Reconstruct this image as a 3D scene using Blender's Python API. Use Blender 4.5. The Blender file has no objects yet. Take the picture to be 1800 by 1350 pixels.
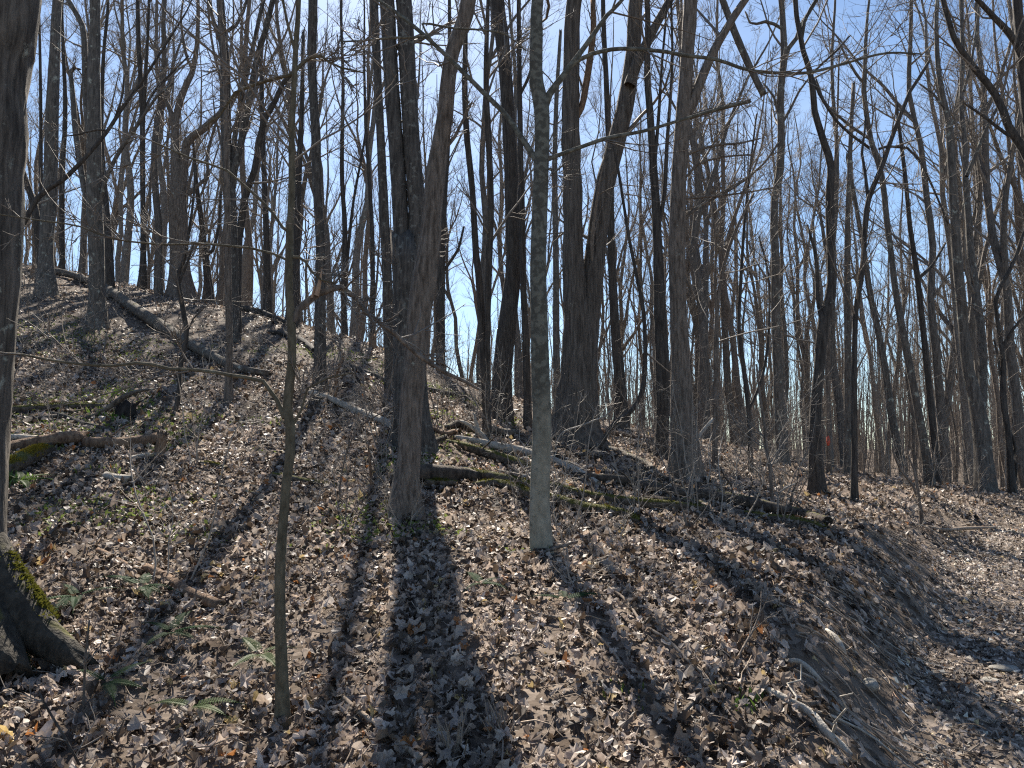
import bpy, math, random
import numpy as np
from mathutils import Vector

S = bpy.context.scene
COL = S.collection
R_ = math.radians
rng = np.random.default_rng(7)

# ------------------------------------------------------------------ camera, sky, sun, exposure
F0, CX, CY = 1334.0, 900.0, 675.0
PITCH = math.atan2(135.0, F0)
EYE = 1.6
cam_d = bpy.data.cameras.new('camera')
cam = bpy.data.objects.new('camera', cam_d)
COL.objects.link(cam)
cam.location = (0, 0, EYE)
cam.rotation_euler = (math.pi / 2 + PITCH, 0, 0)
cam_d.sensor_width = 36.0
cam_d.lens = 36.0 * F0 / 1800.0
cam_d.clip_start = 0.05
cam_d.clip_end = 3000
S.camera = cam

SUN_AZ, SUN_EL = R_(-10.0), R_(43.0)          # azimuth measured from +Y towards +X
world = bpy.data.worlds.new('World')
S.world = world
world.use_nodes = True
wt = world.node_tree
for n in list(wt.nodes):
    wt.nodes.remove(n)
wo = wt.nodes.new('ShaderNodeOutputWorld')
wb = wt.nodes.new('ShaderNodeBackground')
wb.inputs['Strength'].default_value = 0.05
sky = wt.nodes.new('ShaderNodeTexSky')
sky.sky_type = 'NISHITA'
sky.sun_disc = False
sky.sun_elevation = SUN_EL
sky.sun_rotation = SUN_AZ
sky.air_density = 1.0
sky.dust_density = 0.4
sky.ozone_density = 0.7
tc = wt.nodes.new('ShaderNodeTexCoord')
mp = wt.nodes.new('ShaderNodeMapping')
mp.inputs['Scale'].default_value = (1.0, 1.0, 2.6)
mp.inputs['Location'].default_value = (0.35, 0.1, 0.2)
cn = wt.nodes.new('ShaderNodeTexNoise')
cn.inputs['Scale'].default_value = 2.3
cn.inputs['Detail'].default_value = 7
cn.inputs['Roughness'].default_value = 0.6
cr = wt.nodes.new('ShaderNodeMapRange')
cr.inputs['From Min'].default_value = 0.5
cr.inputs['From Max'].default_value = 0.78
cr.inputs['To Max'].default_value = 0.24
cr.inputs['To Min'].default_value = 0.0
cm = wt.nodes.new('ShaderNodeMix')
cm.data_type = 'RGBA'
cm.inputs['B'].default_value = (7.6, 8.4, 9.2, 1)     # thin high cloud
L = wt.links.new
L(tc.outputs['Generated'], mp.inputs['Vector'])
L(mp.outputs['Vector'], cn.inputs['Vector'])
L(cn.outputs['Fac'], cr.inputs['Value'])
L(cr.outputs['Result'], cm.inputs['Factor'])
tint = wt.nodes.new('ShaderNodeMix')
tint.data_type = 'RGBA'
tint.blend_type = 'MULTIPLY'
tint.inputs['Factor'].default_value = 1
tint.inputs['B'].default_value = (.86, .98, 1.09, 1)
L(sky.outputs['Color'], tint.inputs['A'])
L(tint.outputs['Result'], cm.inputs['A'])
L(cm.outputs['Result'], wb.inputs['Color'])
L(wb.outputs['Background'], wo.inputs['Surface'])

sd = bpy.data.lights.new('sun', 'SUN')
sd.energy = 5.0
sd.angle = R_(0.55)
sd.color = (1.0, 0.92, 0.80)
sun = bpy.data.objects.new('sun', sd)
COL.objects.link(sun)
to_sun = Vector((math.sin(SUN_AZ) * math.cos(SUN_EL), math.cos(SUN_AZ) * math.cos(SUN_EL), math.sin(SUN_EL)))
sun.rotation_euler = to_sun.to_track_quat('Z', 'Y').to_euler()
sun.location = (-8, 30, 40)

S.view_settings.view_transform = 'Standard'
S.view_settings.look = 'None'
S.view_settings.gamma = 1
S.view_settings.use_curve_mapping = False
S.view_settings.exposure = 1.52
S.render.engine = 'CYCLES'
S.cycles.max_bounces = 5
S.cycles.diffuse_bounces = 3
S.cycles.glossy_bounces = 2
S.cycles.transmission_bounces = 3
S.cycles.use_denoising = False
S.cycles.sample_clamp_indirect = 4
S.cycles.pixel_filter_type = 'BLACKMAN_HARRIS'
S.cycles.filter_width = 1.2

# ------------------------------------------------------------------ projection helpers (photo pixel + depth -> point)
SP, CP = math.sin(PITCH), math.cos(PITCH)


def pix(px, py, d):
    u, v = (px - CX) / F0, (CY - py) / F0
    t = d / (CP - v * SP)
    return np.array([u * t, d, EYE + t * (SP + v * CP)])


# ------------------------------------------------------------------ terrain height
DROW = np.array([0, 4, 6, 8, 11, 14, 18, 23, 28, 33, 40, 60, 100.])
UCOL = (np.array([-500, 0, 300, 600, 900, 1200, 1500, 1800, 2300.]) - 900) / F0
ZT = np.array([
    [.25, .4, 1.2, 1.9, 3.1, 4.5, 6.3, 8.8, 11.0, 13.0, 14.0, 14.0, 9.0],
    [.05, .02, .52, .94, 1.8, 2.75, 4.3, 6.6, 8.7, 10.5, 11.6, 11.0, 6.0],
    [.0, .0, .45, .88, 1.68, 2.55, 3.9, 5.8, 7.6, 8.9, 9.2, 8.0, 3.0],
    [.0, .0, .42, .80, 1.45, 2.44, 3.76, 5.3, 6.5, 6.9, 6.9, 5.0, 0.0],
    [.0, .0, .45, .80, 1.27, 1.70, 2.40, 3.1, 3.65, 3.8, 3.5, 1.0, -4.],
    [.0, -.02, .47, .70, .97, 1.39, 1.80, 2.25, 2.5, 2.5, 2.1, 1.6, 3.5],
    [.0, -.05, .42, .62, .78, .88, .93, 1.05, 1.1, .9, .4, .5, 3.5],
    [-.1, -.1, .36, .52, .62, .72, .82, .62, .2, -.3, -.9, -.3, 3.0],
    [-.1, -.1, .36, .5, .6, .66, .66, .35, .0, -.7, -1.4, -.5, 3.0]])
DF = np.arange(0, 140, 0.25)
UF = np.linspace(UCOL[0], UCOL[-1], 121)


def _smooth(a, sig, axis):
    k = int(3 * sig) + 1
    w = np.exp(-0.5 * (np.arange(-k, k + 1) / sig) ** 2)
    w /= w.sum()
    a = np.moveaxis(a, axis, 0)
    p = np.concatenate([np.repeat(a[:1], k, 0), a, np.repeat(a[-1:], k, 0)])
    o = sum(w[i] * p[i:i + a.shape[0]] for i in range(2 * k + 1))
    return np.moveaxis(o, 0, axis)


_t = np.stack([np.interp(DF, DROW, r) for r in ZT])
_t = np.stack([np.interp(UF, UCOL, _t[:, j]) for j in range(len(DF))], 1)
_t = _smooth(_smooth(_t, 2.6, 1), 4.0, 0)
HILL = _t
TRY = np.array([-10, 0, 4, 6.5, 8, 11, 17, 22, 30, 50, 100.])
TRZ = np.array([-.2, -.25, -.36, -.08, .03, .33, .80, .74, .1, -.6, 3.])
BKY = np.array([-10, 0, 3.6, 5.2, 7, 9.5, 13, 18, 40])
BKX = np.array([.5, .75, 1.15, 1.8, 2.75, 4.1, 6.6, 10.2, 26])


def hashn(ix, iy, iz=0, seed=0):
    h = (ix.astype(np.int64) * 374761393 + iy.astype(np.int64) * 668265263 + np.asarray(iz).astype(np.int64) * 2147483647 + seed * 974634547)
    h = (h ^ (h >> 13)) * 1274126177
    h = h ^ (h >> 16)
    return (h & 0xffff) / 65535.0


def vnoise2(x, y, seed=0):
    ix, iy = np.floor(x), np.floor(y)
    fx, fy = x - ix, y - iy
    fx, fy = fx * fx * (3 - 2 * fx), fy * fy * (3 - 2 * fy)
    a, b = hashn(ix, iy, 0, seed), hashn(ix + 1, iy, 0, seed)
    c, d = hashn(ix, iy + 1, 0, seed), hashn(ix + 1, iy + 1, 0, seed)
    return (a * (1 - fx) + b * fx) * (1 - fy) + (c * (1 - fx) + d * fx) * fy - 0.5


def bank_s(x, y):
    """0 on the hillside, 1 on the trail below the bank."""
    xb = np.interp(y, BKY, BKX) + 0.35 * vnoise2(x * 0 + 3.3, y * 1.1, 5) + .12 * vnoise2(x * 0 + 3.3, y * 3.7, 6)
    w = np.interp(y, [0, 5, 9, 14, 20], [.8, 1.05, 1.35, 2.0, 3.0])
    t = np.clip((x - xb) / w, 0, 1)
    return t * t * (3 - 2 * t)


def zat(x, y, fine=True):
    x, y = np.asarray(x, float), np.asarray(y, float)
    yy = np.clip(y, 0, 138)
    u = np.clip(x / np.maximum(y, 3.0), UF[0], UF[-1] - 1e-6)
    fi = (u - UF[0]) / (UF[1] - UF[0])
    fj = np.clip(yy / 0.25, 0, len(DF) - 1.001)
    i, j = fi.astype(int), fj.astype(int)
    i = np.minimum(i, len(UF) - 2)
    a, b = fi - i, fj - j
    z = (HILL[i, j] * (1 - a) + HILL[i + 1, j] * a) * (1 - b) + (HILL[i, j + 1] * (1 - a) + HILL[i + 1, j + 1] * a) * b
    s = bank_s(x, y)
    zt = np.interp(y, TRY, TRZ)
    z = z * (1 - s) + zt * s
    amp = np.clip(y / 12, .25, 1) * (1 - .7 * s)
    z = z + .22 * amp * vnoise2(x * .55, y * .55, 1) + .09 * amp * vnoise2(x * 1.7, y * 1.7, 2)
    if fine:
        z = z + .035 * vnoise2(x * 5.1, y * 5.1, 3)
    far = np.clip((np.hypot(x, y) - 110) / 150, 0, 1)
    far = far * far * (3 - 2 * far)
    return z * (1 - far) + 5.0 * far


def march(px, py, dmax=60.0):
    u, v = (px - CX) / F0, (CY - py) / F0
    d = np.arange(2.0, dmax, 0.04)
    t = d / (CP - v * SP)
    x, z = u * t, EYE + t * (SP + v * CP)
    g = zat(x, d)
    k = np.argmax(g >= z)
    if g[k] < z[k]:
        k = int(np.argmin(z - g))
    return float(d[k])


# ------------------------------------------------------------------ object helpers
def mesh_np(name, V, quads=None, tris=None, mat=None, smooth=True, colors=None):
    V = np.asarray(V, np.float32)
    me = bpy.data.meshes.new(name)
    nq = 0 if quads is None else len(quads)
    nt = 0 if tris is None else len(tris)
    me.vertices.add(len(V))
    me.vertices.foreach_set('co', V.ravel())
    idx = []
    if nq:
        idx.append(np.asarray(quads, np.int32).ravel())
    if nt:
        idx.append(np.asarray(tris, np.int32).ravel())
    idx = np.concatenate(idx)
    me.loops.add(len(idx))
    me.loops.foreach_set('vertex_index', idx)
    st = np.concatenate([np.arange(nq) * 4, nq * 4 + np.arange(nt) * 3]).astype(np.int32)
    me.polygons.add(nq + nt)
    me.polygons.foreach_set('loop_start', st)
    me.polygons.foreach_set('use_smooth', np.full(nq + nt, bool(smooth)))
    if colors is not None:
        at = me.color_attributes.new('tint', 'FLOAT_COLOR', 'POINT')
        at.data.foreach_set('color', np.asarray(colors, np.float32).ravel())
    me.update()
    me.validate()
    if mat:
        me.materials.append(mat)
    return me


def link(name, data, parent=None, loc=(0, 0, 0)):
    o = bpy.data.objects.new(name, data)
    COL.objects.link(o)
    o.location = loc
    if parent:
        o.parent = parent
    return o


def tag(o, label=None, cat=None, group=None, kind=None):
    if label:
        o['label'] = label
    if cat:
        o['category'] = cat
    if group:
        o['group'] = group
    if kind:
        o['kind'] = kind
    return o


def norm(a):
    return a / np.maximum(np.linalg.norm(a, axis=-1, keepdims=True), 1e-9)


def tubes(P, R, sides):
    """P (M,N,3), R (M,N) -> verts, quads."""
    M, N = P.shape[:2]
    T = np.empty_like(P)
    T[:, 1:-1] = P[:, 2:] - P[:, :-2]
    T[:, 0] = P[:, 1] - P[:, 0]
    T[:, -1] = P[:, -1] - P[:, -2]
    T = norm(T)
    mean = norm(P[:, -1] - P[:, 0])
    ax = np.argmin(np.abs(mean), axis=1)
    ref = np.eye(3)[ax][:, None, :]
    n1 = norm(np.cross(T, np.broadcast_to(ref, T.shape)))
    n2 = np.cross(T, n1)
    a = np.linspace(0, 2 * math.pi, sides, endpoint=False)
    V = P[:, :, None, :] + R[:, :, None, None] * (np.cos(a)[None, None, :, None] * n1[:, :, None, :] + np.sin(a)[None, None, :, None] * n2[:, :, None, :])
    base = (np.arange(M) * N * sides)[:, None, None] + (np.arange(N - 1) * sides)[None, :, None] + np.arange(sides)[None, None, :]
    nxt = (np.arange(M) * N * sides)[:, None, None] + (np.arange(N - 1) * sides)[None, :, None] + ((np.arange(sides) + 1) % sides)[None, None, :]
    q = np.stack([base, nxt, nxt + sides, base + sides], -1).reshape(-1, 4)
    return V.reshape(-1, 3), q


class Acc:
    def __init__(s):
        s.v, s.q, s.t, s.n = [], [], [], 0

    def add(s, V, q=None, t=None):
        if q is not None and len(q):
            s.q.append(np.asarray(q) + s.n)
        if t is not None and len(t):
            s.t.append(np.asarray(t) + s.n)
        s.v.append(V)
        s.n += len(V)

    def mesh(s, name, mat, origin=(0, 0, 0), smooth=True):
        V = np.concatenate(s.v) - np.asarray(origin)
        return mesh_np(name, V, np.concatenate(s.q) if s.q else None, np.concatenate(s.t) if s.t else None, mat, smooth)


def spline(P, W, step):
    """Catmull-Rom resample of points P (n,3) with radii W."""
    P, W = np.asarray(P, float), np.asarray(W, float)
    n = len(P)
    E = np.vstack([2 * P[0] - P[1], P, 2 * P[-1] - P[-2]])
    out, rad = [], []
    for i in range(n - 1):
        p0, p1, p2, p3 = E[i:i + 4]
        k = max(1, int(np.linalg.norm(p2 - p1) / step))
        t = (np.arange(k) / k)[:, None]
        out.append(.5 * (2 * p1 + (p2 - p0) * t + (2 * p0 - 5 * p1 + 4 * p2 - p3) * t ** 2 + (3 * p1 - p0 - 3 * p2 + p3) * t ** 3))
        s = t[:, 0]
        rad.append(W[i] * (1 - s) + W[i + 1] * s)
    out.append(P[-1:])
    rad.append(W[-1:])
    Q, r = np.vstack(out), np.concatenate(rad)
    if len(r) > 8:
        k = np.array([1, 2, 3, 2, 1.]) / 9
        rp = np.concatenate([[r[0]] * 2, r, [r[-1]] * 2])
        r2 = np.convolve(rp, k, 'valid')
        r[1:-1] = r2[1:-1]
    return Q, r


def solid_tube(P, R, sides, amp=0.04, furrow=0.0, flare=0.0, seed=0, cap0=False, cap1=False, lump=0.05, ragged=0.0):
    """One thick stem with bark relief. P (N,3)."""
    V, q = tubes(P[None], R[None], sides)
    N = len(P)
    V = V.reshape(N, sides, 3)
    C = P[:, None, :]
    off = V - C
    s = np.concatenate([[0], np.cumsum(np.linalg.norm(np.diff(P, axis=0), axis=1))])[:, None]
    a = np.arange(sides)[None, :] / sides
    circ = np.cos(a * 2 * math.pi), np.sin(a * 2 * math.pi)
    f = 1 + lump * 2 * vnoise2(circ[0] * 1.2 + s * 1.1 + seed, circ[1] * 1.2 + s * .9, seed)
    f = f + amp * 2 * vnoise2(circ[0] * 4 + s * 5, circ[1] * 4 - s * 5 + seed, seed + 1)
    if furrow:
        fr = vnoise2(a * sides * .5 + .8 * np.sin(s * 3), s * 2.2 + seed, seed + 2) * np.minimum(1, 1)
        f = f + furrow * 2 * fr
    if flare:
        k = 3 + seed % 3
        e = np.exp(-np.maximum(s - .3, 0) / (2.2 * R[0]))
        f = f * (1 + flare * e * (.35 + .65 * np.cos(k * a * 2 * math.pi + seed) + .4 * np.cos((k + 2) * a * 2 * math.pi + 2.1 * seed)))
    V = C + off * f[:, :, None]
    if ragged:
        tn = norm(P[-1] - P[-2])
        V[-1] += tn * (ragged * (vnoise2(a[0] * 9 + seed, a[0] * 0 + 1.1, 9) + .5))[:, None]
    V = V.reshape(-1, 3)
    t = []
    if cap0:
        V = np.vstack([V, P[:1]])
        c = len(V) - 1
        t += [(c, (i + 1) % sides, i) for i in range(sides)]
    if cap1:
        tn = norm(P[-1] - P[-2])
        V = np.vstack([V, P[-1:] - tn * R[-1] * (.5 if ragged else 0.1)])
        c = len(V) - 1
        b = (N - 1) * sides
        t += [(c, b + i, b + (i + 1) % sides) for i in range(sides)]
    return V, q, t


def spawn(P, R, rg, cnt, tr, lf, ang, N, up, wig, rr, rmin, lmin=0.05, lmax=9, plen=None):
    M, N0 = P.shape[:2]
    if M == 0:
        return np.zeros((0, N, 3)), np.zeros((0, N))
    cnt = np.broadcast_to(np.asarray(cnt), (M,))
    idx = np.repeat(np.arange(M), cnt)
    K = len(idx)
    if K == 0:
        return np.zeros((0, N, 3)), np.zeros((0, N))
    t = rg.uniform(tr[0], tr[1], K)
    f = t * (N0 - 1)
    i = np.minimum(f.astype(int), N0 - 2)
    w = (f - i)[:, None]
    pos = P[idx, i] * (1 - w) + P[idx, i + 1] * w
    tan = norm(P[idx, i + 1] - P[idx, i])
    rad = R[idx, i] * (1 - w[:, 0]) + R[idx, i + 1] * w[:, 0]
    PL = (np.linalg.norm(np.diff(P, axis=1), axis=2).sum(1) if plen is None else np.full(M, plen))[idx]
    rv = rg.normal(size=(K, 3))
    perp = norm(rv - (rv * tan).sum(1, keepdims=True) * tan)
    a = np.radians(rg.uniform(ang[0], ang[1], K))[:, None]
    d = norm(np.cos(a) * tan + np.sin(a) * perp)
    ln = np.clip(PL * lf * (1 - .55 * t) * rg.uniform(.55, 1.3, K), lmin, lmax)
    out = np.empty((K, N, 3))
    out[:, 0] = pos
    for k in range(1, N):
        d = norm(d + np.array([0, 0, up]) / N + wig * rg.normal(size=(K, 3)))
        out[:, k] = out[:, k - 1] + d * (ln / (N - 1))[:, None]
    r0 = np.maximum(np.minimum(rad * rr, ln * .016 + .002), rmin)
    rr_ = r0[:, None] * (1 - np.linspace(0, 1, N)[None, :] ** .9) + rmin * .55 * np.linspace(0, 1, N)[None, :]
    return out, rr_


# ------------------------------------------------------------------ materials
def nt_new(name):
    m = bpy.data.materials.new(name)
    m.use_nodes = True
    nt = m.node_tree
    for n in list(nt.nodes):
        nt.nodes.remove(n)
    out = nt.nodes.new('ShaderNodeOutputMaterial')
    return m, nt, out


def bark(name, dark, light, lichen=(.42, .43, .36), lich=0.25, stretch=.16, scale=22, bump=.6, moss=0.0, rough=.9, lscale=5):
    m, nt, out = nt_new(name)
    N, L = nt.nodes.new, nt.links.new
    bs = N('ShaderNodeBsdfPrincipled')
    bs.inputs['Roughness'].default_value = rough
    bs.inputs['Specular IOR Level'].default_value = .25
    tc = N('ShaderNodeTexCoord')
    mp = N('ShaderNodeMapping')
    mp.inputs['Scale'].default_value = (1, 1, stretch)
    L(tc.outputs['Object'], mp.inputs['Vector'])
    n1 = N('ShaderNodeTexNoise')
    n1.inputs['Scale'].default_value = scale
    n1.inputs['Detail'].default_value = 5
    n1.inputs['Roughness'].default_value = .65
    L(mp.outputs['Vector'], n1.inputs['Vector'])
    rp = N('ShaderNodeMapRange')
    rp.inputs['From Min'].default_value = .36
    rp.inputs['From Max'].default_value = .66
    L(n1.outputs['Fac'], rp.inputs['Value'])
    mx = N('ShaderNodeMix')
    mx.data_type = 'RGBA'
    mx.inputs['A'].default_value = (*dark, 1)
    mx.inputs['B'].default_value = (*light, 1)
    L(rp.outputs['Result'], mx.inputs['Factor'])
    n2 = N('ShaderNodeTexNoise')
    n2.inputs['Scale'].default_value = lscale
    n2.inputs['Detail'].default_value = 6
    n2.inputs['Roughness'].default_value = .7
    L(tc.outputs['Object'], n2.inputs['Vector'])
    r2 = N('ShaderNodeMapRange')
    c = .72 - .42 * lich
    r2.inputs['From Min'].default_value = c
    r2.inputs['From Max'].default_value = c + .07
    r2.inputs['To Max'].default_value = .8
    L(n2.outputs['Fac'], r2.inputs['Value'])
    m2 = N('ShaderNodeMix')
    m2.data_type = 'RGBA'
    m2.inputs['B'].default_value = (*lichen, 1)
    L(r2.outputs['Result'], m2.inputs['Factor'])
    L(mx.outputs['Result'], m2.inputs['A'])
    colo = m2.outputs['Result']
    if moss:
        g = N('ShaderNodeNewGeometry')
        sx = N('ShaderNodeSeparateXYZ')
        L(g.outputs['Normal'], sx.inputs['Vector'])
        n3 = N('ShaderNodeTexNoise')
        n3.inputs['Scale'].default_value = 4
        n3.inputs['Detail'].default_value = 5
        L(tc.outputs['Object'], n3.inputs['Vector'])
        ad = N('ShaderNodeMath')
        ad.operation = 'MULTIPLY_ADD'
        ad.inputs[1].default_value = .45
        L(sx.outputs['Z'], ad.inputs[0])
        L(n3.outputs['Fac'], ad.inputs[2])
        r3 = N('ShaderNodeMapRange')
        r3.inputs['From Min'].default_value = 1.0 - .5 * moss
        r3.inputs['From Max'].default_value = 1.12 - .5 * moss
        L(ad.outputs[0], r3.inputs['Value'])
        m3 = N('ShaderNodeMix')
        m3.data_type = 'RGBA'
        m3.inputs['B'].default_value = (.095, .09, .018, 1)
        L(r3.outputs['Result'], m3.inputs['Factor'])
        L(colo, m3.inputs['A'])
        colo = m3.outputs['Result']
    L(colo, bs.inputs['Base Color'])
    bp = N('ShaderNodeBump')
    bp.inputs['Strength'].default_value = bump
    bp.inputs['Distance'].default_value = .045
    L(n1.outputs['Fac'], bp.inputs['Height'])
    L(bp.outputs['Normal'], bs.inputs['Normal'])
    L(bs.outputs[0], out.inputs['Surface'])
    return m


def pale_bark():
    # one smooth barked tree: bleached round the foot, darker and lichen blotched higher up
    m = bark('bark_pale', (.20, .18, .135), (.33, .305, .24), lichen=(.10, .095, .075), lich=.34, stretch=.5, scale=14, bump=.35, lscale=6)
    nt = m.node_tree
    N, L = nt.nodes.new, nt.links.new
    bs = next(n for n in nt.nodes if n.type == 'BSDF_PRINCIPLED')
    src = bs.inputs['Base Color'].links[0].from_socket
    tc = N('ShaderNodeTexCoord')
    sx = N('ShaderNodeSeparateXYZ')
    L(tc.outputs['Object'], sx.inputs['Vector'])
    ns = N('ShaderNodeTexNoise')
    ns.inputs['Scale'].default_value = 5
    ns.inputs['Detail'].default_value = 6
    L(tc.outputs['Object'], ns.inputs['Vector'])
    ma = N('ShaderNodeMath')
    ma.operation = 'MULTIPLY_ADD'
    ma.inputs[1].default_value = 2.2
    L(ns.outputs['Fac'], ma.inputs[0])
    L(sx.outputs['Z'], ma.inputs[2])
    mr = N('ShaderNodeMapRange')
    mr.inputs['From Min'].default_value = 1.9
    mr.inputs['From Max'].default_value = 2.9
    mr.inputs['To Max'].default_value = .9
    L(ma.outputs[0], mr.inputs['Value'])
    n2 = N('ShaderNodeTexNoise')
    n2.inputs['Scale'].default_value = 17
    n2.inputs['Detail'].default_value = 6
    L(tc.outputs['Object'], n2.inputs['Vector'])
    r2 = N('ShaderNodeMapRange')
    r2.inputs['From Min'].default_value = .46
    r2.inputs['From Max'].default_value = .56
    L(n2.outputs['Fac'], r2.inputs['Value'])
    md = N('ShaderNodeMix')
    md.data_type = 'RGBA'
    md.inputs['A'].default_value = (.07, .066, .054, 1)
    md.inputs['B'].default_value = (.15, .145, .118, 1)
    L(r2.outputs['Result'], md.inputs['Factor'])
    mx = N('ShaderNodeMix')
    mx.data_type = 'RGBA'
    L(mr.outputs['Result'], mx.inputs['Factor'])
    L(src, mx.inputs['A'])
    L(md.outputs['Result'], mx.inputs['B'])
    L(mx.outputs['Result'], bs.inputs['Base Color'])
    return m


def plain(name, c, rough=.85, spec=.3, var=0.0, trans=0.0):
    m, nt, out = nt_new(name)
    N, L = nt.nodes.new, nt.links.new
    bs = N('ShaderNodeBsdfPrincipled')
    bs.inputs['Roughness'].default_value = rough
    bs.inputs['Specular IOR Level'].default_value = spec
    tc = N('ShaderNodeTexCoord')
    n1 = N('ShaderNodeTexNoise')
    n1.inputs['Scale'].default_value = 14
    n1.inputs['Detail'].default_value = 4
    L(tc.outputs['Object'], n1.inputs['Vector'])
    mx = N('ShaderNodeMix')
    mx.data_type = 'RGBA'
    mx.inputs['A'].default_value = (*[x * (1 - var) for x in c], 1)
    mx.inputs['B'].default_value = (*[min(1, x * (1 + var)) for x in c], 1)
    L(n1.outputs['Fac'], mx.inputs['Factor'])
    L(mx.outputs['Result'], bs.inputs['Base Color'])
    if trans:
        tr = N('ShaderNodeBsdfTranslucent')
        L(mx.outputs['Result'], tr.inputs['Color'])
        ms = N('ShaderNodeMixShader')
        ms.inputs['Fac'].default_value = trans
        L(bs.outputs[0], ms.inputs[1])
        L(tr.outputs[0], ms.inputs[2])
        L(ms.outputs[0], out.inputs['Surface'])
    else:
        L(bs.outputs[0], out.inputs['Surface'])
    return m


def leaf_mat(name, attr=True):
    m, nt, out = nt_new(name)
    N, L = nt.nodes.new, nt.links.new
    bs = N('ShaderNodeBsdfPrincipled')
    bs.inputs['Roughness'].default_value = .55
    bs.inputs['Specular IOR Level'].default_value = .3
    if attr:
        a = N('ShaderNodeAttribute')
        a.attribute_name = 'tint'
        colo = a.outputs['Color']
    else:
        oi = N('ShaderNodeObjectInfo')
        cr = N('ShaderNodeValToRGB')
        cr.color_ramp.interpolation = 'CONSTANT'
        e = cr.color_ramp.elements
        for i, c in enumerate(LEAFC):
            if i < 2:
                el = e[i]
                el.position = i / len(LEAFC)
            else:
                el = e.new(i / len(LEAFC))
            el.color = (*c, 1)
        L(oi.outputs['Random'], cr.inputs['Fac'])
        colo = cr.outputs['Color']
    tc = N('ShaderNodeTexCoord')
    n1 = N('ShaderNodeTexNoise')
    n1.inputs['Scale'].default_value = 30
    n1.inputs['Detail'].default_value = 3
    L(tc.outputs['Object'], n1.inputs['Vector'])
    mr = N('ShaderNodeMapRange')
    mr.inputs['From Min'].default_value = .3
    mr.inputs['From Max'].default_value = .7
    mr.inputs['To Min'].default_value = .72
    mr.inputs['To Max'].default_value = 1.2
    L(n1.outputs['Fac'], mr.inputs['Value'])
    hs = N('ShaderNodeHueSaturation')
    L(colo, hs.inputs['Color'])
    L(mr.outputs['Result'], hs.inputs['Value'])
    L(hs.outputs['Color'], bs.inputs['Base Color'])
    tr = N('ShaderNodeBsdfTranslucent')
    L(hs.outputs['Color'], tr.inputs['Color'])
    ms = N('ShaderNodeMixShader')
    ms.inputs['Fac'].default_value = .34
    L(bs.outputs[0], ms.inputs[1])
    L(tr.outputs[0], ms.inputs[2])
    L(ms.outputs[0], out.inputs['Surface'])
    return m


LEAFC = [(0.425, 0.332, 0.261),
         (0.527, 0.433, 0.359),
         (0.144, 0.104, 0.072),
         (0.588, 0.499, 0.426),
         (0.104, 0.073, 0.05),
         (0.467, 0.375, 0.317),
         (0.269, 0.205, 0.163),
         (0.058, 0.04, 0.029),
         (0.523, 0.413, 0.323),
         (0.368, 0.16, 0.056),
         (0.295, 0.236, 0.201),
         (0.557, 0.461, 0.388),
         (0.086, 0.06, 0.042),
         (0.527, 0.39, 0.176)]
LEAFW = np.array([12, 12, 10, 9, 9, 12, 12, 7, 8, 1.6, 10, 8, 8, 1.5])
LEAFW = LEAFW / LEAFW.sum()


def soil_mat(name, a, b, lf):
    m, nt, out = nt_new(name)
    N, L = nt.nodes.new, nt.links.new
    bs = N('ShaderNodeBsdfPrincipled')
    bs.inputs['Roughness'].default_value = .95
    bs.inputs['Specular IOR Level'].default_value = .15
    tc = N('ShaderNodeTexCoord')
    n1 = N('ShaderNodeTexNoise')
    n1.inputs['Scale'].default_value = 9
    n1.inputs['Detail'].default_value = 8
    L(tc.outputs['Object'], n1.inputs['Vector'])
    mx = N('ShaderNodeMix')
    mx.data_type = 'RGBA'
    mx.inputs['A'].default_value = (*a, 1)
    mx.inputs['B'].default_value = (*b, 1)
    L(n1.outputs['Fac'], mx.inputs['Factor'])
    vo = N('ShaderNodeTexVoronoi')
    vo.inputs['Scale'].default_value = 11
    L(tc.outputs['Object'], vo.inputs['Vector'])
    cr = N('ShaderNodeValToRGB')
    e = cr.color_ramp.elements
    e[0].color = (*LEAFC[4], 1)
    e[1].color = (*LEAFC[1], 1)
    sp = N('ShaderNodeSeparateColor')
    L(vo.outputs['Color'], sp.inputs['Color'])
    L(sp.outputs['Red'], cr.inputs['Fac'])
    m2 = N('ShaderNodeMix')
    m2.data_type = 'RGBA'
    m2.inputs['Factor'].default_value = lf
    L(mx.outputs['Result'], m2.inputs['A'])
    L(cr.outputs['Color'], m2.inputs['B'])
    L(m2.outputs['Result'], bs.inputs['Base Color'])
    bp = N('ShaderNodeBump')
    bp.inputs['Strength'].default_value = .8
    bp.inputs['Distance'].default_value = .05
    L(sp.outputs['Green'], bp.inputs['Height'])
    b2 = N('ShaderNodeBump')
    b2.inputs['Strength'].default_value = .6
    b2.inputs['Distance'].default_value = .04
    L(n1.outputs['Fac'], b2.inputs['Height'])
    L(bp.outputs['Normal'], b2.inputs['Normal'])
    L(b2.outputs['Normal'], bs.inputs['Normal'])
    L(bs.outputs[0], out.inputs['Surface'])
    return m


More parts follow.
